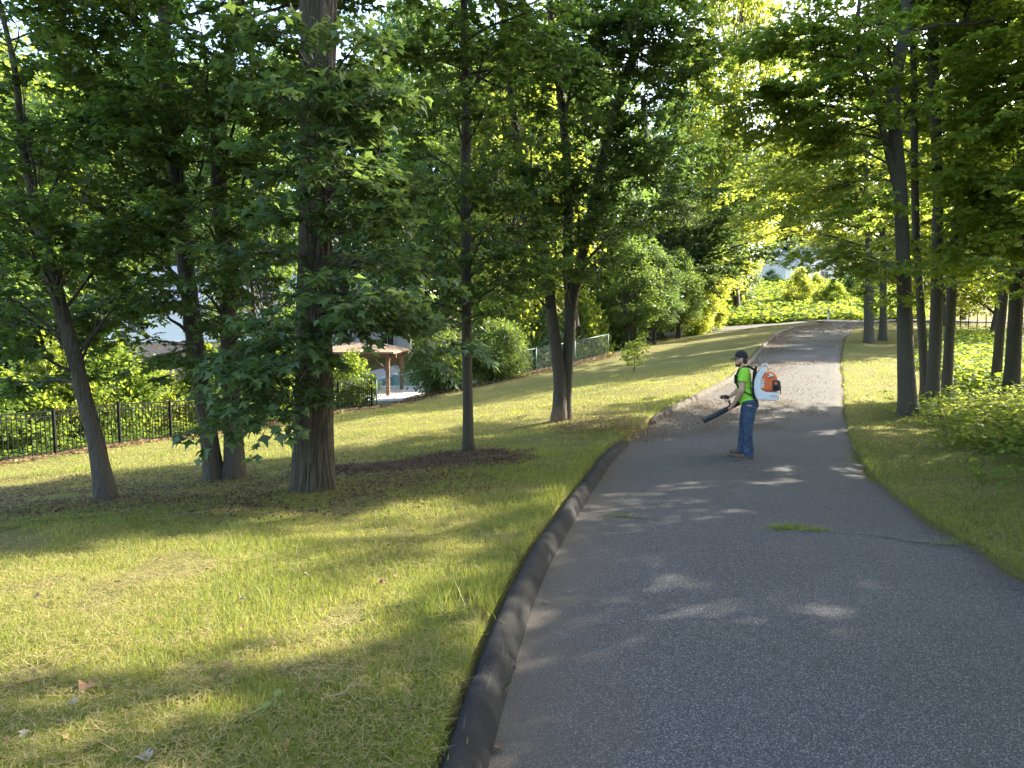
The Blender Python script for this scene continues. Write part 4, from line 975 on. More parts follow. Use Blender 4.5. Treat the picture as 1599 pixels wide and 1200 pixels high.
def chain_fence(name, label, A, H, wire, postm, step=2.6, cell=0.11, wr=0.0035, group=None):
    posts = resample(A, step); p0 = GP(*posts[0]); root = empty(name, tuple(p0)); tag(root, label, 'fence', group)
    G = [GP(*p) - p0 for p in posts]
    for g_ in G:
        q = MB(); q.tube([g_ + [0, 0, -.2], g_ + [0, 0, H + .03]], .028, 8); q.ell(g_ + [0, 0, H + .03], (.036, .036, .03), None, 8, 4); q.build('post', postm, root, True)
    for i in range(len(G) - 1):
        a, b_ = G[i], G[i + 1]
        q = MB(); q.tube([a + [0, 0, H], b_ + [0, 0, H]], .019, 6); q.build('top_rail', postm, root, True)
        L = float(np.linalg.norm((b_ - a)[:2])); q = MB(); n = int(L / cell); m_ = int(H / cell)
        def P(u, v):
            t = u / L; c = a * (1 - t) + b_ * t; return c + np.array([0, 0, 0.04 + v])
        for k in range(-m_, n + 1):
            for sgn in (1, -1):
                u0 = k * cell; u1 = u0 + (H - .06); v0, v1 = 0.0, H - .06
                if u0 < 0: v0 -= u0; u0 = 0
                if u1 > L: v1 -= (u1 - L); u1 = L
                if u1 - u0 < 0.02: continue
                if sgn < 0: u0, u1 = L - u0, L - u1
                q.tube([P(u0, v0), P(u1, v1)], wr, 3, False)
        o = q.build('wire_mesh', wire, root); o['kind'] = 'stuff'
    return root
chain_fence('chain_link_fence', 'green chain link fence beside the pool', line_pts([(586, 30.7), (640, 32.4), (700, 33.6), (790, 35.2), (860, 37.2), (950, 41)]), 1.2, M['greenwire'], M['greenwire'], 2.6, 0.11, 0.0022)
chain_fence('chain_link_fence', 'black chain link fence behind the sunny weeds on the right', line_pts([(1500, 47), (1540, 44), (1600, 40), (1680, 36)]), 1.4, M['iron'], M['iron'], 1.0, 0.16, 0.004)

# marker post by the street, sapling on the far lawn
f = foot(1293, 501)
root = empty('marker_post', tuple(f)); tag(root, 'thin white marker post beside the far street', 'post')
q = MB(); q.box((0, 0, .5), (.07, .03, .62)); q.box((0, 0, 1.14), (.075, .035, .03)); bevel(q.build('post', M['white'], root), .01)
q = MB(); q.box((-0.01, -.034, .82), (.055, .006, .13)); q.build('reflector', M['iron'], root)
f = foot(990, 583); k_ = f[1] / FPX
clump_tree('sapling', 'small sapling standing alone on the far lawn', f, 52 * k_, 44 * k_, 190, M['bright'], M['bark'], 16, 34, 0.13, 0.25, cat='sapling', trunk=0.022, stems=1, csize=0.22, flatk=0.8)
# ------------------------------------------------------------------ grass, clippings, weeds, litter
def blades(name, x, y, z, h, w, mt, seed, lean=0.5, flat=False):
    r = np.random.RandomState(seed); n = len(x); a = r.uniform(0, 2 * np.pi, n)
    s_ = np.stack([np.cos(a), np.sin(a), np.zeros(n)], 1) * (w / 2)[:, None]
    P = np.stack([x, y, z], 1)
    if flat:
        l = np.stack([-np.sin(a), np.cos(a), r.normal(0.05, 0.18, n)], 1) * h[:, None]
        V = np.stack([P - s_, P + s_, P + l], 1); V[:, :, 2] += 0.012 + 0.02 * r.uniform(0, 1, n)[:, None]
    else:
        b_ = r.uniform(0, 2 * np.pi, n); k = np.abs(r.normal(0, lean, n))
        tip = P + np.stack([np.cos(b_) * k * h, np.sin(b_) * k * h, h], 1)
        V = np.stack([P - s_, P + s_, tip], 1)
    o = link(name, mesh_arr(name, V.reshape(-1, 3), np.arange(3 * n).reshape(-1, 3)), mt); o['kind'] = 'stuff'
    return o
def scatter(n, d0, d1, p0=-160, p1=1760, pw=1.0, seed=0):
    """points spread over the ground ahead, thinning with distance"""
    r = np.random.RandomState(seed); u = r.uniform(0, 1, n)
    d = (d0 ** (1 - pw) + u * (d1 ** (1 - pw) - d0 ** (1 - pw))) ** (1 / (1 - pw)) if pw != 1 else d0 * (d1 / d0) ** u
    x = (r.uniform(p0, p1, n) - CX) / FPX * d
    return x, d
mul = ground_hit(640, 728); mul2 = ground_hit(720, 712)
def mulchy(x, d):
    a = 1 - np.hypot((x - mul[0]) / 1.75, (d - mul[1]) / 0.95); b_ = 1 - np.hypot((x - mul2[0]) / 1.1, (d - mul2[1]) / 0.6)
    return np.clip(np.maximum(a, b_) + (fbm(x * 1.3, d * 1.3, 77) - 0.5) * 0.9, -1, 1)
f_oak = ground_hit(486, 766)

x, d = scatter(490000, 2.0, 30, -420, 1800, pw=1.15, seed=1)
L = xl(d) - KW - x; Rr = x - xr(d)
keep = (((L > -0.02) & (x > -16)) | (Rr > -0.02 - 0.22 * sstep(0.5, 0.75, vn(d * 1.9, d * 0, 91)) * (d < 14))) & (d < 30)
pat = fbm(x * 1.1, d * 1.1, 4); thin = vn(x * 3.1, d * 3.1, 6)
far_shade = sstep(7.5, 9.5, d + (x + 2.5) * -0.10) * sstep(-0.4, -1.8, x) * sstep(13, 11, d)      # thin turf under the trees
keep &= ~((thin < 0.24) & (pat < 0.55)) & (mulchy(x, d) < 0.12) & (np.random.RandomState(3).uniform(0, 1, len(x)) > far_shade * 0.75)
x, d, L, Rr, pat = x[keep], d[keep], L[keep], Rr[keep], pat[keep]; n = len(x)
r = np.random.RandomState(8)
edge = np.where(L > 0, sstep(0.9, 0.0, L), sstep(0.5, 0.0, Rr) * 0.4)
lush = (pat + edge * 0.30 + r.normal(0, 0.07, n) + 0.10 * (Rr > 0)) > 0.60
h = (0.018 + 0.034 * pat + 0.022 * r.uniform(0, 1, n) ** 2) * (1 + 0.8 * edge * (vn(x * 2, d * 2, 12))) + 0.03 * (r.uniform(0, 1, n) > 0.985)
w = np.maximum(0.0036, d * 0.00075) * r.uniform(0.7, 1.3, n)
z = gz(x, d) - 0.004
blades('grass', x[~lush], d[~lush], z[~lush], h[~lush], w[~lush], M['grass'], 2, 0.75)
blades('lush_grass', x[lush], d[lush], z[lush], h[lush] * 1.25, w[lush], M['lush'], 3, 0.6)
# dry clippings lying in the turf
x, d = scatter(78000, 2.0, 26, pw=1.4, seed=5)
keep = ((xl(d) - KW - x > 0.0) | (x - xr(d) > 0)) & (fbm(x * 0.9 + 5, d * 0.9, 14) > 0.36) & (mulchy(x, d) < 0.1); x, d = x[keep], d[keep]; n = len(x)
blades('dry_clippings', x, d, gz(x, d) + 0.01, np.random.RandomState(6).uniform(0.03, 0.10, n), np.maximum(0.0035, d * 0.0008) * np.ones(n), M['straw'], 7, flat=True)

def chips(name, x, y, z, sz, mt, seed, tilt=0.35, kind='far'):
    r = np.random.RandomState(seed); n = len(x); a = r.uniform(0, 6.283, n)
    D = np.stack([np.cos(a), np.sin(a), r.normal(0, tilt * 0.6, n)], 1); N = r.normal(0, tilt, (n, 3)); N[:, 2] += 1
    o = link(name, leaf_mesh(name, np.stack([x, y, z], 1), D, N, sz, kind), mt); o['kind'] = 'stuff'; return o
# litter on the road, drifts against the kerb
r = np.random.RandomState(9); n = 260000
d = r.uniform(9, 60, n) ** 1.0; s_ = r.uniform(-0.02, 1.0, n); d = 9 * (60 / 9.0) ** r.uniform(0, 1, n)
x = xl(d) + s_ * (xr(d) - xl(d))
nz = fbm(x * 0.8, d * 0.5, 31); ss = s_ + (nz - 0.5) * 0.55; dn = d + (nz - 0.5) * 2.2
den = 0.010 + 0.0 * d
den = np.maximum(den, sstep(12.6, 13.8, dn - 2.4 * ss) * sstep(0.85, 0.45, ss) * sstep(21, 18, dn) * 0.75)
den = np.maximum(den, sstep(15.5, 18.5, dn) * sstep(26.5, 24.0, dn) * 0.08 * sstep(1.05, 0.75, ss))
den = np.maximum(den, sstep(24, 26, dn) * sstep(0.62, 0.30, ss) * sstep(31, 28, dn) * 0.25)
den = np.maximum(den, sstep(27.4, 28.0, dn) * sstep(30.2, 29.4, dn) * sstep(0.85, 0.55, ss) * 0.28)
den = np.maximum(den, sstep(30, 33, dn) * sstep(0.45, 0.2, ss) * 0.25)
den = np.maximum(den, sstep(44, 48, dn) * 0.12)
den = np.maximum(den, sstep(0.07, 0.0, s_) * 0.16)
heap = 0.15 * sstep(12.8, 14.2, dn - 2.0 * ss) * sstep(0.55, 0.1, ss) * sstep(19, 16, dn) * fbm(x * 2.5, d * 2.5, 93)
keep = r.uniform(0, 1, n) < den * sstep(0.12, 0.42, vn(x * 2.2, d * 2.2, 33) + 0.12); x, d = x[keep], d[keep]; n = len(x)
chips('leaf_litter', x, d, road_z(x, d) + r.uniform(0.008, 0.03, n) + heap[keep] * r.uniform(0, 1, n), np.maximum(0.018, d * 0.0013) * r.uniform(0.6, 1.5, n), M['litter'], 10)
# mulch under the slim maple, and leaf litter in the deep shade and along the fence
x, d = scatter(52000, 10.5, 17, 420, 860, 1.0, 11); keep = mulchy(x, d) > r.uniform(-0.25, 0.35, len(x)); x, d = x[keep], d[keep]
chips('mulch_litter', x, d, gz(x, d) + r.uniform(0.005, 0.025, len(x)), 0.040 * r.uniform(0.5, 1.4, len(x)), M['darklitter'], 12)
x, d = scatter(30000, 2.4, 26, -120, 1720, 1.1, 13)
Lq = xl(d) - KW - x; Rq = x - xr(d)
far_shade = sstep(7.0, 8.5, d + (x + 2.5) * -0.10) * sstep(-0.2, -1.2, x) * sstep(13.5, 12, d)
keep = ((Lq > 0) | (Rq > 0)) & (r.uniform(0, 1, len(x)) < 0.17 + far_shade * 0.6 + 0.35 * ((Rq > 0.2) & (Rq < 2.4) & (vn(x * 1.2, d * 1.2, 41) > 0.52)))
x, d = x[keep], d[keep]
chips('ground_litter', x, d, gz(x, d) + r.uniform(0.012, 0.04, len(x)), np.maximum(0.022, d * 0.0026) * r.uniform(0.6, 1.5, len(x)), M['litter'], 14)
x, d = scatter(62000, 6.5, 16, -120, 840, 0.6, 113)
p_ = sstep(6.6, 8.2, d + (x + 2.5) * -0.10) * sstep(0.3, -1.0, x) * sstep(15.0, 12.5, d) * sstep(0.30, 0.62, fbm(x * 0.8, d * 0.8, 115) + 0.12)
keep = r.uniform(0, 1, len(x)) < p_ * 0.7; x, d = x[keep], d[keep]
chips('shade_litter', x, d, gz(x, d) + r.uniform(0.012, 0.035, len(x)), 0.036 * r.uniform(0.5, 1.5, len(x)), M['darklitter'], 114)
# dry leaf strip at the foot of the fences
pf = np.concatenate([resample(A, 0.02), resample(line_pts([(586, 30.7), (640, 32.4), (700, 33.6), (790, 35.2), (860, 37.2), (950, 41)]), 0.02)])
pf = pf[r.randint(0, len(pf), 15000)]; off = np.abs(r.normal(0, 0.55, len(pf))); x = pf[:, 0] + 0.75 * off; d = pf[:, 1] - 0.7 * off
chips('fence_litter', x, d, gz(x, d) + r.uniform(0.01, 0.10, len(x)), r.uniform(0.05, 0.12, len(x)), M['litter'], 15)

def ground_cover(name, x, d, hmax, leaf, mt, seed, per=7, spread=0.16, kind='mid'):
    r = np.random.RandomState(seed); n = len(x); id_ = np.repeat(np.arange(n), per)
    hh = hmax * r.uniform(0.25, 1, n); fr = r.uniform(0.25, 1, n * per)
    a = r.uniform(0, 6.283, n * per); rad = spread * r.uniform(0.1, 1, n * per)
    X = x[id_] + np.cos(a) * rad; Y = d[id_] + np.sin(a) * rad
    Z = gz(x, d)[id_] + hh[id_] * fr
    D = np.stack([np.cos(a), np.sin(a), r.normal(-0.05, 0.3, n * per)], 1); N = r.normal(0, 0.35, (n * per, 3)); N[:, 2] += 1
    o = link(name, leaf_mesh(name, np.stack([X, Y, Z], 1), D, N, leaf * r.uniform(0.6, 1.35, n * per), kind), mt); o['kind'] = 'stuff'; return o
# weeds on the right bank
x, d = scatter(30000, 4.5, 20, 1200, 1900, 1.0, 20); Rq = x - xr(d)
den = sstep(1.1, 2.8, Rq + (fbm(x * 0.9, d * 0.9, 44) - 0.5) * 3.2) * sstep(0.16, 0.30, d / 60 + 0.12); keep = (r.uniform(0, 1, len(x)) < den * 0.42) & (vn(x * 0.9, d * 0.9, 52) > 0.27)
x, d = x[keep], d[keep]
ground_cover('bank_weeds', x, d, 0.50, 0.080, M['weed'], 21, 6)
# sunny weeds behind the right-hand trunks
x, d = scatter(8000, 19.5, 45, 1440, 1800, 1.0, 22); Rq = x - xr(d)
keep = Rq > 2.6 + 1.2 * vn(x * .5, d * .5, 45); x, d = x[keep], d[keep]
ground_cover('sunny_weeds', x, d, 0.75, 0.17, M['weed'], 23, 5, 0.28, 'far')
# brush on the far slope and along the street
x, d = scatter(9000, 67, 112, 1060, 1440, 0.6, 24); keep = vn(x * 0.16, d * 0.12, 46) > 0.30; x, d = x[keep], d[keep]
ground_cover('slope_brush', x, d, 1.2, 0.46, M['weed'], 25, 4, 0.7, 'far')
# undergrowth in the gardens behind the fence
x, d = scatter(6000, 18.5, 34, -120, 560, 1.0, 26)
fx = np.interp(d, [a[1] for a in A], [a[0] for a in A]); keep = (x < fx - 0.25) & (vn(x * .6, d * .6, 47) > 0.25); x, d = x[keep], d[keep]
ground_cover('garden_undergrowth', x, d, 0.55, 0.15, M['weed'], 27, 5, 0.3, 'far')

# tufts: crack in the asphalt, kerb foot
def tuft(px, py, n, spread, hh, label, mt, seed, yw=0.35, road=True):
    r = np.random.RandomState(seed)
    X, d = road_hit(px, py); p = np.array([X, d, float(road_z(X, d)) + 0.004]) if road else ground_hit(px, py)
    root = empty('grass_tuft', tuple(p)); tag(root, label, 'grass tuft')
    x = r.normal(0, spread, n); y = r.normal(0, spread * yw, n)
    o = blades('blades', x, y, np.zeros(n), hh * r.uniform(0.4, 1.1, n), 0.006 * r.uniform(0.7, 1.4, n), mt, seed, 0.9); o.parent = root
    return root
tuft(1232, 826, 260, 0.11, 0.075, 'bright green grass tuft in the road crack', M['weed'], 60)
tuft(1278, 829, 130, 0.07, 0.05, 'smaller right end of the grass growing in the road crack', M['lush'], 61)
tuft(972, 806, 90, 0.08, 0.03, 'low grass tuft in the crack near the kerb', M['weed'], 62)
tuft(1490, 850, 120, 0.13, 0.05, 'sparse grass where the road crack meets the right lawn', M['lush'], 63)
tuft(783, 1078, 14, 0.012, 0.06, 'tiny sprout at the foot of the black kerb', M['lush'], 64, 1.0)
tuft(700, 960, 260, 0.12, 0.14, 'tall grass tuft on the lawn against the kerb', M['lush'], 65, 1.0, False)
tuft(630, 1178, 240, 0.08, 0.07, 'lush clover tuft at the bottom edge beside the kerb', M['weed'], 66, 1.0, False)
tuft(860, 712, 160, 0.16, 0.22, 'tall loose grass tuft on the lawn left of the leaf pile', M['lush'], 67, 1.0, False)

# single leaves and twigs one can make out on the near lawn and road
M['brownleaf'] = simple('dead_leaf', (0.15, 0.078, 0.040), 0.8, 0.35, 30, bmp=0.3)
M['paleleaf'] = simple('bleached_leaf', (0.20, 0.175, 0.13), 0.8, 0.2, 30, bmp=0.3)
M['freshleaf'] = simple('fallen_green_leaf', (0.085, 0.13, 0.035), 0.5, 0.2, 30, bmp=0.2)
M['twig'] = simple('grey_twig', (0.20, 0.16, 0.12), 0.9, 0.3, 30)
def fallen(px, py, size, mt, label, seed, road=False):
    r = np.random.RandomState(seed)
    if road: X, d = road_hit(px, py); p = np.array([X, d, float(road_z(X, d)) + 0.004])
    else: p = ground_hit(px, py); p[2] += 0.035
    T, TF = LEAF['maple']; V = T * size; V = V.copy(); V[:, 2] = r.normal(0, 0.10, len(V)) * size + 0.25 * size * (np.abs(T[:, 0]) * 2) ** 2
    a = r.uniform(0, 6.28); c_, s_ = math.cos(a), math.sin(a)
    V[:, :2] = V[:, :2] @ np.array([[c_, s_], [-s_, c_]])
    o = link('fallen_leaf', mesh_arr('fallen_leaf', V, TF), mt); o.location = tuple(p); o.rotation_euler = (r.normal(0, .2), r.normal(0, .2), 0)
    return tag(o, label, 'leaf', 'single fallen leaves')
for k, (px, py, s_, mk, lab) in enumerate([(592, 915, .10, 'brownleaf', 'red brown curled leaf on the lawn near the kerb middle'), (358, 1058, .09, 'brownleaf', 'tan leaf on the shaded strip of the near lawn'), (150, 1082, .13, 'brownleaf', 'large brown dead leaf on the sunny lower left lawn'),
        (100, 1165, .07, 'brownleaf', 'brown leaf near the bottom left corner'), (14, 1172, .06, 'brownleaf', 'reddish leaf at the bottom left corner'), (225, 1192, .11, 'paleleaf', 'white flower-like leaf at the bottom edge of the lawn'),
        (110, 1115, .06, 'paleleaf', 'pale leaf on the lower left lawn'), (38, 1168, .07, 'paleleaf', 'bleached leaf beside the reddish corner leaf'), (185, 918, .07, 'brownleaf', 'dry leaf in the shaded stripe on the left lawn'), (62, 942, .09, 'brownleaf', 'dark red leaf on the left lawn below the deep shade'),
        (250, 975, .07, 'brownleaf', 'dark leaf at the edge of the sunny stripe'), (480, 902, .07, 'paleleaf', 'pale leaf on the sunny stripe below the oak'), (660, 1115, .06, 'brownleaf', 'small brown leaf close to the kerb bottom'), (560, 795, .13, 'paleleaf', 'big crumpled leaf on the sunlit lawn below the oak'), (620, 910, .06, 'brownleaf', 'little dry leaf right of the red brown one')]):
    fallen(px, py, s_ * 0.6, M[mk], lab, 300 + k)
for k, (px, py, s_, mk, lab) in enumerate([(806, 1045, .05, 'brownleaf', 'small tan leaf at the kerb foot on the road'), (778, 1165, .05, 'brownleaf', 'curled tan leaf on the road near the bottom of the kerb'), (855, 941, .035, 'paleleaf', 'pale scrap on the asphalt beside the kerb'), (890, 925, .03, 'paleleaf', 'white fleck on the road near the first sun spot')]):
    fallen(px, py, s_, M[mk], lab, 330 + k, True)
def twig(px, py, L, ang, mt, label, seed, leaves=0):
    r = np.random.RandomState(seed); p = ground_hit(px, py); p[2] += 0.04
    root = empty('fallen_twig', tuple(p)); tag(root, label, 'twig')
    dx, dy = math.cos(ang), math.sin(ang); pts = [(-dx * L / 2 + r.normal(0, .01) + dx * L * t, -dy * L / 2 + r.normal(0, .01) + dy * L * t, r.normal(0, .008)) for t in np.linspace(0, 1, 6)]
    q = MB(); q.tube(pts, [.006, .006, .005, .004, .003, .002], 5); q.build('stick', mt, root, True)
    for j in range(leaves):
        T, TF = LEAF['thin']; V = T * 0.085 * np.array([1.8, 1, 1]); a = ang + r.normal(0, .6) - math.pi / 2; c_, s_ = math.cos(a), math.sin(a); V[:, :2] = V[:, :2] @ np.array([[c_, s_], [-s_, c_]])
        o = link('leaf', mesh_arr('leaf', V, TF), M['freshleaf'], root); o.location = pts[1 + j % 4]
twig(410, 1120, 0.24, 1.0, M['freshleaf'], 'green leafy sprig lying on the near lawn', 1, 4)
twig(545, 1090, 0.22, 0.4, M['twig'], 'dry brown twig on the near lawn left of the kerb', 2)
twig(30, 1085, 0.30, 0.5, M['brownleaf'], 'dead brown twig at the left edge of the near lawn', 3)
twig(285, 810, 0.65, 0.7, M['twig'], 'long thin stick in the deep shade of the left lawn', 4)
twig(378, 945, 0.10, 2.2, M['paleleaf'], 'short white stick on the sunlit lawn', 5)

# leaves thrown up by the blower over the kerb gap, with dust
c = np.array([*road_hit(985, 690)[:1], road_hit(985, 690)[1], 0.0]); c[2] = float(zr(c[1]))
r = np.random.RandomState(71); n = 2200
t = r.uniform(0, 1, n) ** 0.8
x = c[0] + 0.5 - 1.9 * t + r.normal(0, 0.16, n); y = c[1] + 0.35 + 1.0 * t + r.normal(0, 0.35, n); z = np.maximum(gz(x, y), zr(y)) + np.abs(r.normal(0, 0.13, n)) * (0.35 + 1.3 * np.sin(np.pi * np.clip(t, 0, 1)) ** 0.6) + 0.03
chips('blown_leaves', x, y, z, r.uniform(0.012, 0.038, n), M['litter'], 72, 2.0)
q = MB(); q.ell((0, 0, 0), (1.5, 0.8, 0.42), Matrix.Rotation(-0.35, 3, 'Z'), 24, 14)
m = bpy.data.materials.new('dust'); m.use_nodes = True; nt = m.node_tree; nt.nodes.remove(nt.nodes['Principled BSDF'])
pvn = nod(nt, 'ShaderNodeVolumePrincipled'); pvn.inputs['Color'].default_value = (0.30, 0.215, 0.14, 1); pvn.inputs['Anisotropy'].default_value = 0.2
co = objco(nt); nn = noise_fac(nt, 2.6, 4, 0.6, co)
vl = nod(nt, 'ShaderNodeVectorMath', operation='LENGTH'); mpn = nod(nt, 'ShaderNodeMapping'); mpn.inputs['Scale'].default_value = (1 / 1.5, 1 / 0.8, 1 / 0.42); mpn.vector_type = 'POINT'
nt.links.new(co, mpn.inputs[0]); nt.links.new(mpn.outputs[0], vl.inputs[0])
fo = maths(nt, 'SUBTRACT', 1.0, vl.outputs['Value'], True)
de = maths(nt, 'MULTIPLY', maths(nt, 'MULTIPLY', fo, maths(nt, 'SUBTRACT', nn, 0.40, True)), 7.0)
nt.links.new(de, pvn.inputs['Density']); nt.links.new(pvn.outputs[0], nt.nodes['Material Output'].inputs['Volume'])
o = q.build('dust_cloud', m); o.location = (c[0] - 0.55, c[1] + 0.75, c[2] + 0.33); o['kind'] = 'stuff'
# ------------------------------------------------------------------ the man with the backpack blower
def solid(name, q, mt, parent, vox=0.008, it=6, fac=0.5):
    """overlapping closed shapes melted into one continuous skin"""
    me = q.mesh(name); o = bpy.data.objects.new(name, me); COL.objects.link(o)
    md = o.modifiers.new('r', 'REMESH'); md.mode = 'VOXEL'; md.voxel_size = vox; md.use_smooth_shade = True
    sm = o.modifiers.new('s', 'SMOOTH'); sm.factor = fac; sm.iterations = it
    dg = bpy.context.evaluated_depsgraph_get(); m2 = bpy.data.meshes.new_from_object(o.evaluated_get(dg))
    bpy.data.objects.remove(o); m2.name = name
    for p in m2.polygons: p.use_smooth = True
    m2.materials.clear()
    return link(name, m2, mt, parent)
def fabric(name, col, var=0.18, sc=9, bd=0.02, bs=0.6):
    m, nt, b = mat(name); co = objco(nt)
    nt.links.new(ramp(nt, noise_fac(nt, sc, 4, 0.6, co), [(0.3, tuple(c * (1 - var) for c in col)), (0.7, tuple(min(1, c * (1 + var)) for c in col))]), b.inputs['Base Color'])
    b.inputs['Roughness'].default_value = 0.9; b.inputs['Specular IOR Level'].default_value = 0.15
    mp = nod(nt, 'ShaderNodeMapping'); mp.inputs['Scale'].default_value = (1, 1, 2.2); nt.links.new(co, mp.inputs[0])
    bump(nt, b, noise_fac(nt, 14, 2, 0.5, mp.outputs[0], 0.8), bs, bd); return m
M['skin'] = simple('skin', (0.54, 0.31, 0.22), 0.55, 0.08, 20, bmp=0.05)
M['lime'] = fabric('lime_shirt', (0.31, 0.70, 0.07), 0.06, 9, 0.03, 0.9)
M['denim'] = fabric('blue_denim', (0.046, 0.070, 0.118), 0.45, 9, 0.035, 0.9)
M['boot'] = fabric('brown_boot', (0.135, 0.090, 0.055), 0.3, 20)
M['sole'] = simple('boot_sole', (0.16, 0.12, 0.085), 0.8, 0.2, 20)
M['cap'] = fabric('charcoal_cap', (0.035, 0.034, 0.040), 0.2, 20)
M['hair'] = simple('brown_hair', (0.055, 0.030, 0.018), 0.7, 0.3, 60, bmp=0.5)
M['plasticwhite'] = simple('light_grey_plastic', (0.62, 0.64, 0.66), 0.4, 0.06, 6, bmp=0.05)
M['orange'] = simple('orange_plastic', (0.72, 0.125, 0.020), 0.38, 0.08, 6, bmp=0.05)
M['black'] = simple('black_plastic', (0.018, 0.018, 0.019), 0.4, 0.2, 12, bmp=0.1)
M['pad'] = fabric('black_padding', (0.022, 0.022, 0.024), 0.2, 30)
M['label'] = simple('white_label', (0.75, 0.75, 0.73), 0.5, 0.05, 6, bmp=0)
M['red'] = simple('dark_red_grip', (0.035, 0.012, 0.010), 0.5, 0.2, 12)

mx, md_ = road_hit(1163, 716); mz = float(road_z(mx, md_)) + 0.004
RZ = -math.atan2(mx, md_)
q = MB()
q.ell((-.105, 0, 1.635), (.092, .074, .112)); q.ell((-.135, 0, 1.572), (.055, .055, .058))           # skull, jaw
q.tube([(-.188, 0, 1.640), (-.205, 0, 1.602), (-.185, 0, 1.590)], [.011, .017, .012], 8)               # nose
q.ell((-.183, 0, 1.563), (.016, .026, .007)); q.ell((-.186, 0, 1.552), (.015, .024, .007)); q.ell((-.178, 0, 1.527), (.02, .026, .018))
q.ell((-.178, -.032, 1.655), (.014, .02, .007)); q.ell((-.178, .032, 1.655), (.014, .02, .007))        # brows
for s_ in (-1, 1): q.ell((-.092, s_ * .076, 1.62), (.020, .010, .032))                                # ears
q.tube([(-.045, 0, 1.40), (-.065, 0, 1.48), (-.085, 0, 1.58)], [.075, .060, .056], 14)
q.ell((-.05, 0, 1.30), (.10, .155, .19)); q.ell((-.025, 0, 1.08), (.10, .135, .18)); q.ell((.03, 0, .93), (.105, .14, .12))
def arm(S_, E_, Wr, H_):
    q.tube([S_, [(a + b_) / 2 for a, b_ in zip(S_, E_)], E_], [.060, .054, .045], 14); q.ell(S_, (.066, .062, .066)); q.ell(E_, (.046, .046, .046))
    mid_ = [a * .65 + b_ * .35 for a, b_ in zip(E_, Wr)]
    q.tube([E_, mid_, Wr], [.044, .046, .029], 14); q.ell(Wr, (.03, .03, .03)); q.tube([Wr, H_], [.029, .038], 10)
arm((-.055, -.195, 1.43), (-.085, -.235, 1.145), (-.185, -.075, .925), (-.215, -.010, .875))
arm((-.055, .195, 1.43), (-.09, .265, 1.14), (-.255, .215, 1.005), (-.295, .185, .99))
# hands: palm, four curled fingers and a thumb each
def hand(c, fwd, dn, sd, grip):
    c, fwd, dn, sd = Vector(c), Vector(fwd).normalized(), Vector(dn).normalized(), Vector(sd).normalized()
    q.ell(c, (.030, .030, .040))
    for k in range(4):
        b0 = c + fwd * (.030 - .020 * k) + dn * .012; ln = (.062, .070, .066, .052)[k]
        q.tube([b0, b0 + dn * ln * .5 + sd * grip * .35, b0 + dn * ln * .8 + sd * grip, b0 + dn * ln * .55 + sd * grip * 1.6], [.0105, .010, .0095, .008], 8)
    q.tube([c - dn * .005 + fwd * .02, c + fwd * .05 + sd * grip * .6, c + fwd * .058 + dn * .02 + sd * grip * 1.4], [.0125, .011, .009], 8)
hand((-.228, .018, .850), (-1, -.1, -.5), (-.35, .3, -1), (0, 1, 0), .040)
hand((-.318, .172, .985), (-1, 0, .1), (0, -.3, -1), (0, -1, 0), .035)
for (h, kn, an) in [((.05, -.085, .90), (.030, -.115, .50), (.062, -.135, .09)), ((.04, .090, .90), (-.025, .165, .50), (-.045, .225, .09))]:
    q.tube([h, [(a + b_) / 2 for a, b_ in zip(h, kn)], kn], [.086, .076, .058], 14); q.tube([kn, [a * .6 + b_ * .4 for a, b_ in zip(kn, an)], an], [.056, .058, .040], 14); q.ell(kn, (.058, .058, .058))
    q.ell((an[0] - .05, an[1], .055), (.12, .04, .035))
man = solid('person', q, M['skin'], None, .0085, 3)
man.location = (mx, md_, mz); man.rotation_euler = (0, 0, RZ)
tag(man, 'man in lime green shirt, jeans and dark cap blowing leaves on the road', 'person')

q = MB()
q.ell((-.052, 0, 1.32), (.122, .182, .185)); q.ell((-.045, 0, 1.22), (.122, .172, .2)); q.ell((-.025, 0, 1.08), (.125, .165, .16)); q.tube([(-.02, 0, 1.05), (.035, 0, .915)], [.135, .150], 20)
for s_ in (-1, 1):
    q.tube([(-.05, s_ * .10, 1.475), (-.055, s_ * .195, 1.435), (-.072, s_ * .225, 1.285)], [.055, .076, .080], 16); q.ell((-.053, s_ * .185, 1.43), (.076, .07, .072))
q.tube([(-.05, 0, 1.44), (-.058, 0, 1.497)], [.10, .075], 16)
q.v = [(x + (0.02 if z < .95 else 0), y, z) for x, y, z in q.v]
sh = solid('shirt', q, M['lime'], man, .009, 5)
q = MB(); q.ell((.045, 0, .93), (.148, .170, .10)); q.ell((.075, 0, .885), (.122, .165, .10))
for (h, kn, an) in [((.045, -.088, .88), (.030, -.115, .50), (.062, -.135, .055)), ((.035, .092, .88), (-.025, .165, .50), (-.045, .225, .055))]:
    q.tube([h, [(a + b_) / 2 for a, b_ in zip(h, kn)], kn, [a * .5 + b_ * .5 for a, b_ in zip(kn, an)], an], [.118, .102, .084, .082, .083], 18)
    for zz in (.13, .19, .45, .53): q.lathe([(.082, -.012), (.091, 0), (.082, .012)], (h[0] + (an[0] - h[0]) * (1 - zz / .88) if zz < .4 else kn[0], kn[1] + (an[1] - kn[1]) * max(0, (1 - zz / .5)), zz), 14, Matrix.Rotation(.3 if zz > .4 else -.2, 3, 'Y'))
je = solid('jeans', q, M['denim'], man, .009, 3)
q = MB(); q.box((.02, 0, .945), (.165, .176, .018)); 
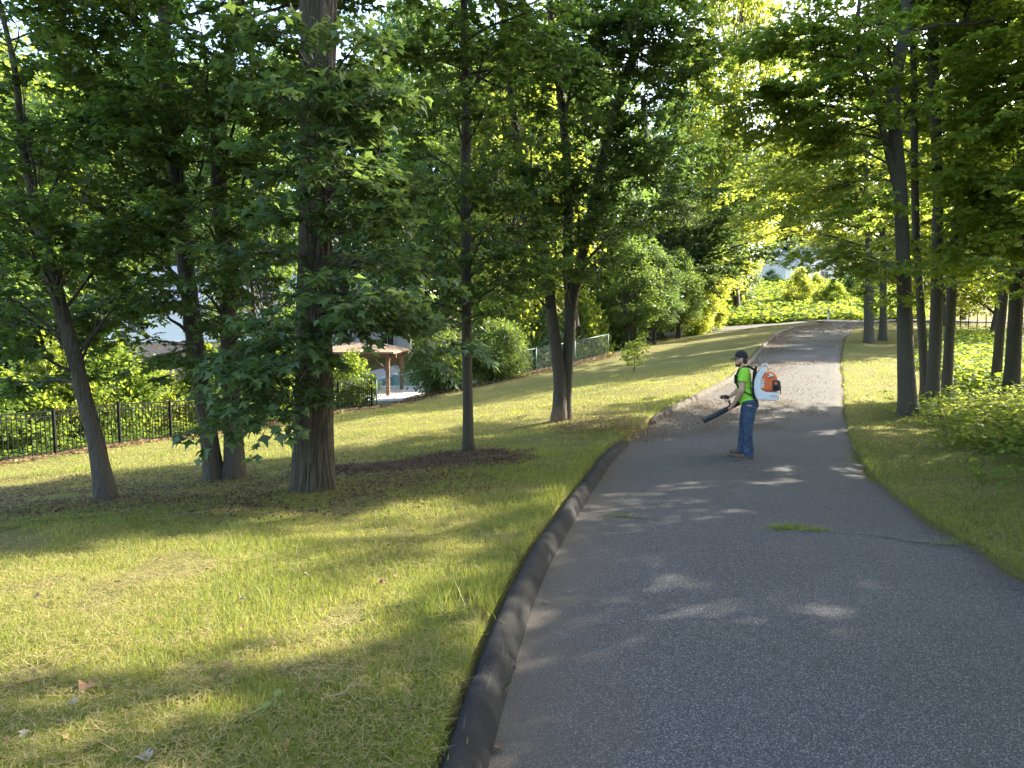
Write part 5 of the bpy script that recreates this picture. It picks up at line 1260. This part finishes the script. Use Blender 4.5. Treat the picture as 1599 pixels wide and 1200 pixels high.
for (an, sx) in [((.062, -.135), 0), ((-.045, .225), 0)]:
    q = MB(); x0, y0 = an
    q.ell((x0 - .105, y0, .055), (.115, .046, .042)); q.tube([(x0, y0, .04), (x0 + .005, y0, .13)], [.058, .056], 14); q.ell((x0 + .02, y0, .05), (.07, .045, .05)); q.ell((x0 - .04, y0, .075), (.08, .043, .045))
    bt = solid('boot', q, M['boot'], man, .008, 4)
    q = MB(); n = 20; pts = []
    for k in range(n):
        a = 2 * math.pi * k / n; pts.append((x0 - .07 + math.cos(a) * .16 * (1 if math.cos(a) < 0 else .98), y0 + math.sin(a) * .050 * (1.0 if math.cos(a) < 0 else .85)))
    q.add([(x, y, .0) for x, y in pts] + [(x, y, .026) for x, y in pts], [tuple(range(n))[::-1], tuple(range(n, 2 * n))] + [(i, (i + 1) % n, n + (i + 1) % n, n + i) for i in range(n)])
    q.build('sole', M['sole'], bt)
# cap
q = MB(); q.ell((-.100, 0, 1.690), (.106, .086, .095)); cp = solid('cap', q, M['cap'], man, .008, 2)
me = cp.data; bmx = bmesh.new(); bmx.from_mesh(me); bmesh.ops.bisect_plane(bmx, geom=bmx.verts[:] + bmx.edges[:] + bmx.faces[:], plane_co=(-.1, 0, 1.665), plane_no=(-.10, 0, -1), clear_outer=True); bmx.to_mesh(me); bmx.free()
q = MB(); n = 14; ou = []; inn = []
for k in range(n + 1):
    t = -1 + 2 * k / n; yy = .074 * t; ex = math.sqrt(max(0, 1 - t * t))
    inn.append((-.165 + .05 * t * t, yy, 1.672)); ou.append((-.165 + .05 * t * t - .012 - .098 * ex, yy * .98, 1.666 - .034 * ex))
V = inn + ou + [(x, y, z - .007) for x, y, z in inn] + [(x, y, z - .007) for x, y, z in ou]; m_ = n + 1
q.add(V, [(i, i + 1, m_ + i + 1, m_ + i) for i in range(n)] + [(2 * m_ + i, 3 * m_ + i, 3 * m_ + i + 1, 2 * m_ + i + 1) for i in range(n)] + [(m_ + i, m_ + i + 1, 3 * m_ + i + 1, 3 * m_ + i) for i in range(n)])
q.build('brim', M['cap'], cp)
q = MB(); q.ell((-.075, 0, 1.625), (.078, .0775, .062)); q.ell((-.055, 0, 1.60), (.055, .06, .055)); hr = solid('hair', q, M['hair'], man, .008, 2)
q = MB(); q.ell((-.142, 0, 1.543), (.052, .056, .036)); q.ell((-.115, -.045, 1.575), (.018, .025, .04)); q.ell((-.115, .045, 1.575), (.018, .025, .04)); q.ell((-.187, 0, 1.574), (.008, .028, .006)); solid('beard', q, M['hair'], man, .006, 2)
q = MB(); q.box((-.192, -.034, 1.638), (.006, .026, .017)); q.box((-.192, .034, 1.638), (.006, .026, .017)); q.bar((-.192, -.06, 1.645), (-.09, -.079, 1.64), .004, .006); q.bar((-.192, .06, 1.645), (-.09, .079, 1.64), .004, .006); q.bar((-.194, -.01, 1.645), (-.194, .01, 1.645), .004, .005)
q.build('glasses', M['black'], man)

# --- blower
bl = empty('backpack_blower', (mx, md_, mz), RZ); tag(bl, 'backpack leaf blower with orange engine cover, white housing and black tube', 'leaf blower')
def extr(prof, y0, y1, name, mt, bw=.02, parent=None):
    n = len(prof); q = MB()
    q.add([(x, y0, z) for x, z in prof] + [(x, y1, z) for x, z in prof], [tuple(range(n)), tuple(range(n, 2 * n))[::-1]] + [(i, n + i, n + (i + 1) % n, (i + 1) % n) for i in range(n)])
    o = q.build(name, mt, parent or bl); bm_ = bmesh.new(); bm_.from_mesh(o.data); bmesh.ops.recalc_face_normals(bm_, faces=bm_.faces); bm_.to_mesh(o.data); bm_.free()
    bevel(o, bw, 3)
    for p in o.data.polygons: p.use_smooth = False
    return o
extr([(.085, 1.06), (.075, 1.25), (.085, 1.42), (.115, 1.51), (.15, 1.52), (.14, 1.40), (.115, 1.25), (.125, 1.08), (.15, 1.0), (.11, 1.0)], -.15, .15, 'back_pad', M['pad'], .012)
ho = extr([(.265, 1.525), (.195, 1.485), (.14, 1.41), (.108, 1.30), (.105, 1.19), (.122, 1.08), (.155, 1.005), (.21, .985), (.30, 1.0), (.30, 1.13), (.225, 1.15), (.215, 1.25), (.235, 1.37), (.29, 1.46)], -.165, .165, 'fan_housing', M['plasticwhite'], .022)
extr([(.19, .985), (.45, .985), (.492, 1.01), (.498, 1.10), (.47, 1.128), (.20, 1.128)], -.15, .15, 'fuel_tank', M['plasticwhite'], .025)
en = extr([(.225, 1.142), (.212, 1.25), (.22, 1.33), (.25, 1.40), (.305, 1.44), (.365, 1.443), (.42, 1.415), (.458, 1.355), (.48, 1.28), (.484, 1.142)], -.150, .150, 'engine_cover', M['orange'], .03)
mf = extr([(.385, 1.15), (.385, 1.315), (.47, 1.325), (.503, 1.29), (.503, 1.15)], -.172, -.05, 'muffler_guard', M['black'], .012)
q = MB(); 
for k in range(5): q = MB(); q.box((.445, -.175, 1.172 + k * .014), (.045, .004, .004)); q.build('slot', M['iron'], mf)
q = MB(); q.lathe([(.022, -.004), (.022, .004)], (.437, -.176, 1.272), 16, Matrix.Rotation(math.pi / 2, 3, 'X')); q.build('emblem', M['orange'], mf)
q = MB(); q.box((.232, -.1535, 1.262), (.028, .004, .068)); lb = q.build('label', M['label'], en)
for k in range(5): q = MB(); q.box((.232, -.1583, 1.312 - k * .025), (.020, .0012, .004)); q.build('print_line', M['black'], lb)
q = MB(); q.box((.365, -.150, 1.40), (.030, .012, .018), Matrix.Rotation(.5, 3, 'Y')); q.box((.335, -.151, 1.372), (.02, .010, .010)); q.build('spark_cap', M['label'], en)
q = MB(); q.box((.355, -.150, 1.368), (.04, .012, .008), Matrix.Rotation(-.3, 3, 'Y')); q.build('choke_lever', M['black'], en)
q = MB(); q.tube([(.215, 0, 1.46), (.225, 0, 1.53), (.25, 0, 1.565), (.285, 0, 1.565), (.315, 0, 1.535), (.325, 0, 1.46)], .014, 10); q.build('carry_handle', M['plasticwhite'], bl, True)
q = MB(); q.tube([(.50, -.10, 1.30), (.515, -.1, 1.20), (.508, -.1, 1.09)], .008, 8); q.build('cable', M['black'], bl, True)
for s_ in (-1, 1):
    q = MB(); P_ = [(.10, .10, 1.47), (.03, .12, 1.515), (-.05, .13, 1.527), (-.13, .125, 1.47), (-.176, .12, 1.37), (-.172, .13, 1.26), (-.12, .155, 1.17), (.0, .175, 1.10), (.10, .14, 1.05)]
    P_ = [Vector((a, s_ * b_, c_)) for a, b_, c_ in P_]
    for i in range(len(P_) - 1): q.bar(P_[i], P_[i].lerp(P_[i + 1], 1.12), .05 if i < 5 else .03, .018)
    st = q.build('shoulder_strap', M['pad'], bl)
# tube, elbow hose, control handle
q = MB(); q.tube([(.20, .17, 1.05), (.17, .24, 1.02), (.10, .27, .995), (.02, .255, .965), (-.05, .215, .93)], [.05, .05, .047, .045, .043], 14); ho2 = q.build('elbow_hose', M['black'], bl, True)
for k in range(8):
    t = k / 8; q = MB(); q.tube([(.17 - .20 * t, .245 + .02 * math.sin(t * 3), 1.022 - .075 * t), (.162 - .20 * t, .246 + .02 * math.sin(t * 3), 1.019 - .075 * t)], .054, 14); q.build('hose_rib', M['black'], ho2, True)
q = MB(); q.tube([(-.02, .23, .945), (-.14, .17, .885), (-.30, .10, .80), (-.32, .092, .79), (-.50, .01, .69), (-.64, -.05, .612), (-.665, -.062, .598)], [.040, .040, .040, .045, .043, .038, .041], 18); q.build('blower_tube', M['black'], bl, True)
q = MB(); q.tube([(-.24, .14, .835), (-.27, .16, .90), (-.30, .172, .965), (-.325, .172, 1.01)], [.018, .017, .017, .019], 10); q.tube([(-.285, .172, .975), (-.33, .168, .995), (-.40, .160, .985), (-.415, .158, .965)], [.030, .036, .032, .020], 12); q.build('control_handle', M['red'], bl, True)
fc = bpy.data.curves.new('maker_name', 'FONT'); fc.body = 'STIHL'; fc.size = 0.045; fc.extrude = 0.001; fc.align_x = 'CENTER'
to = bpy.data.objects.new('maker_name', fc); COL.objects.link(to); dg = bpy.context.evaluated_depsgraph_get(); tm = bpy.data.meshes.new_from_object(to.evaluated_get(dg)); bpy.data.objects.remove(to)
to = link('lettering', tm, M['orange'], bl); to.location = (.415, -.1525, 1.045); to.rotation_euler = (math.pi / 2, 0, 0)
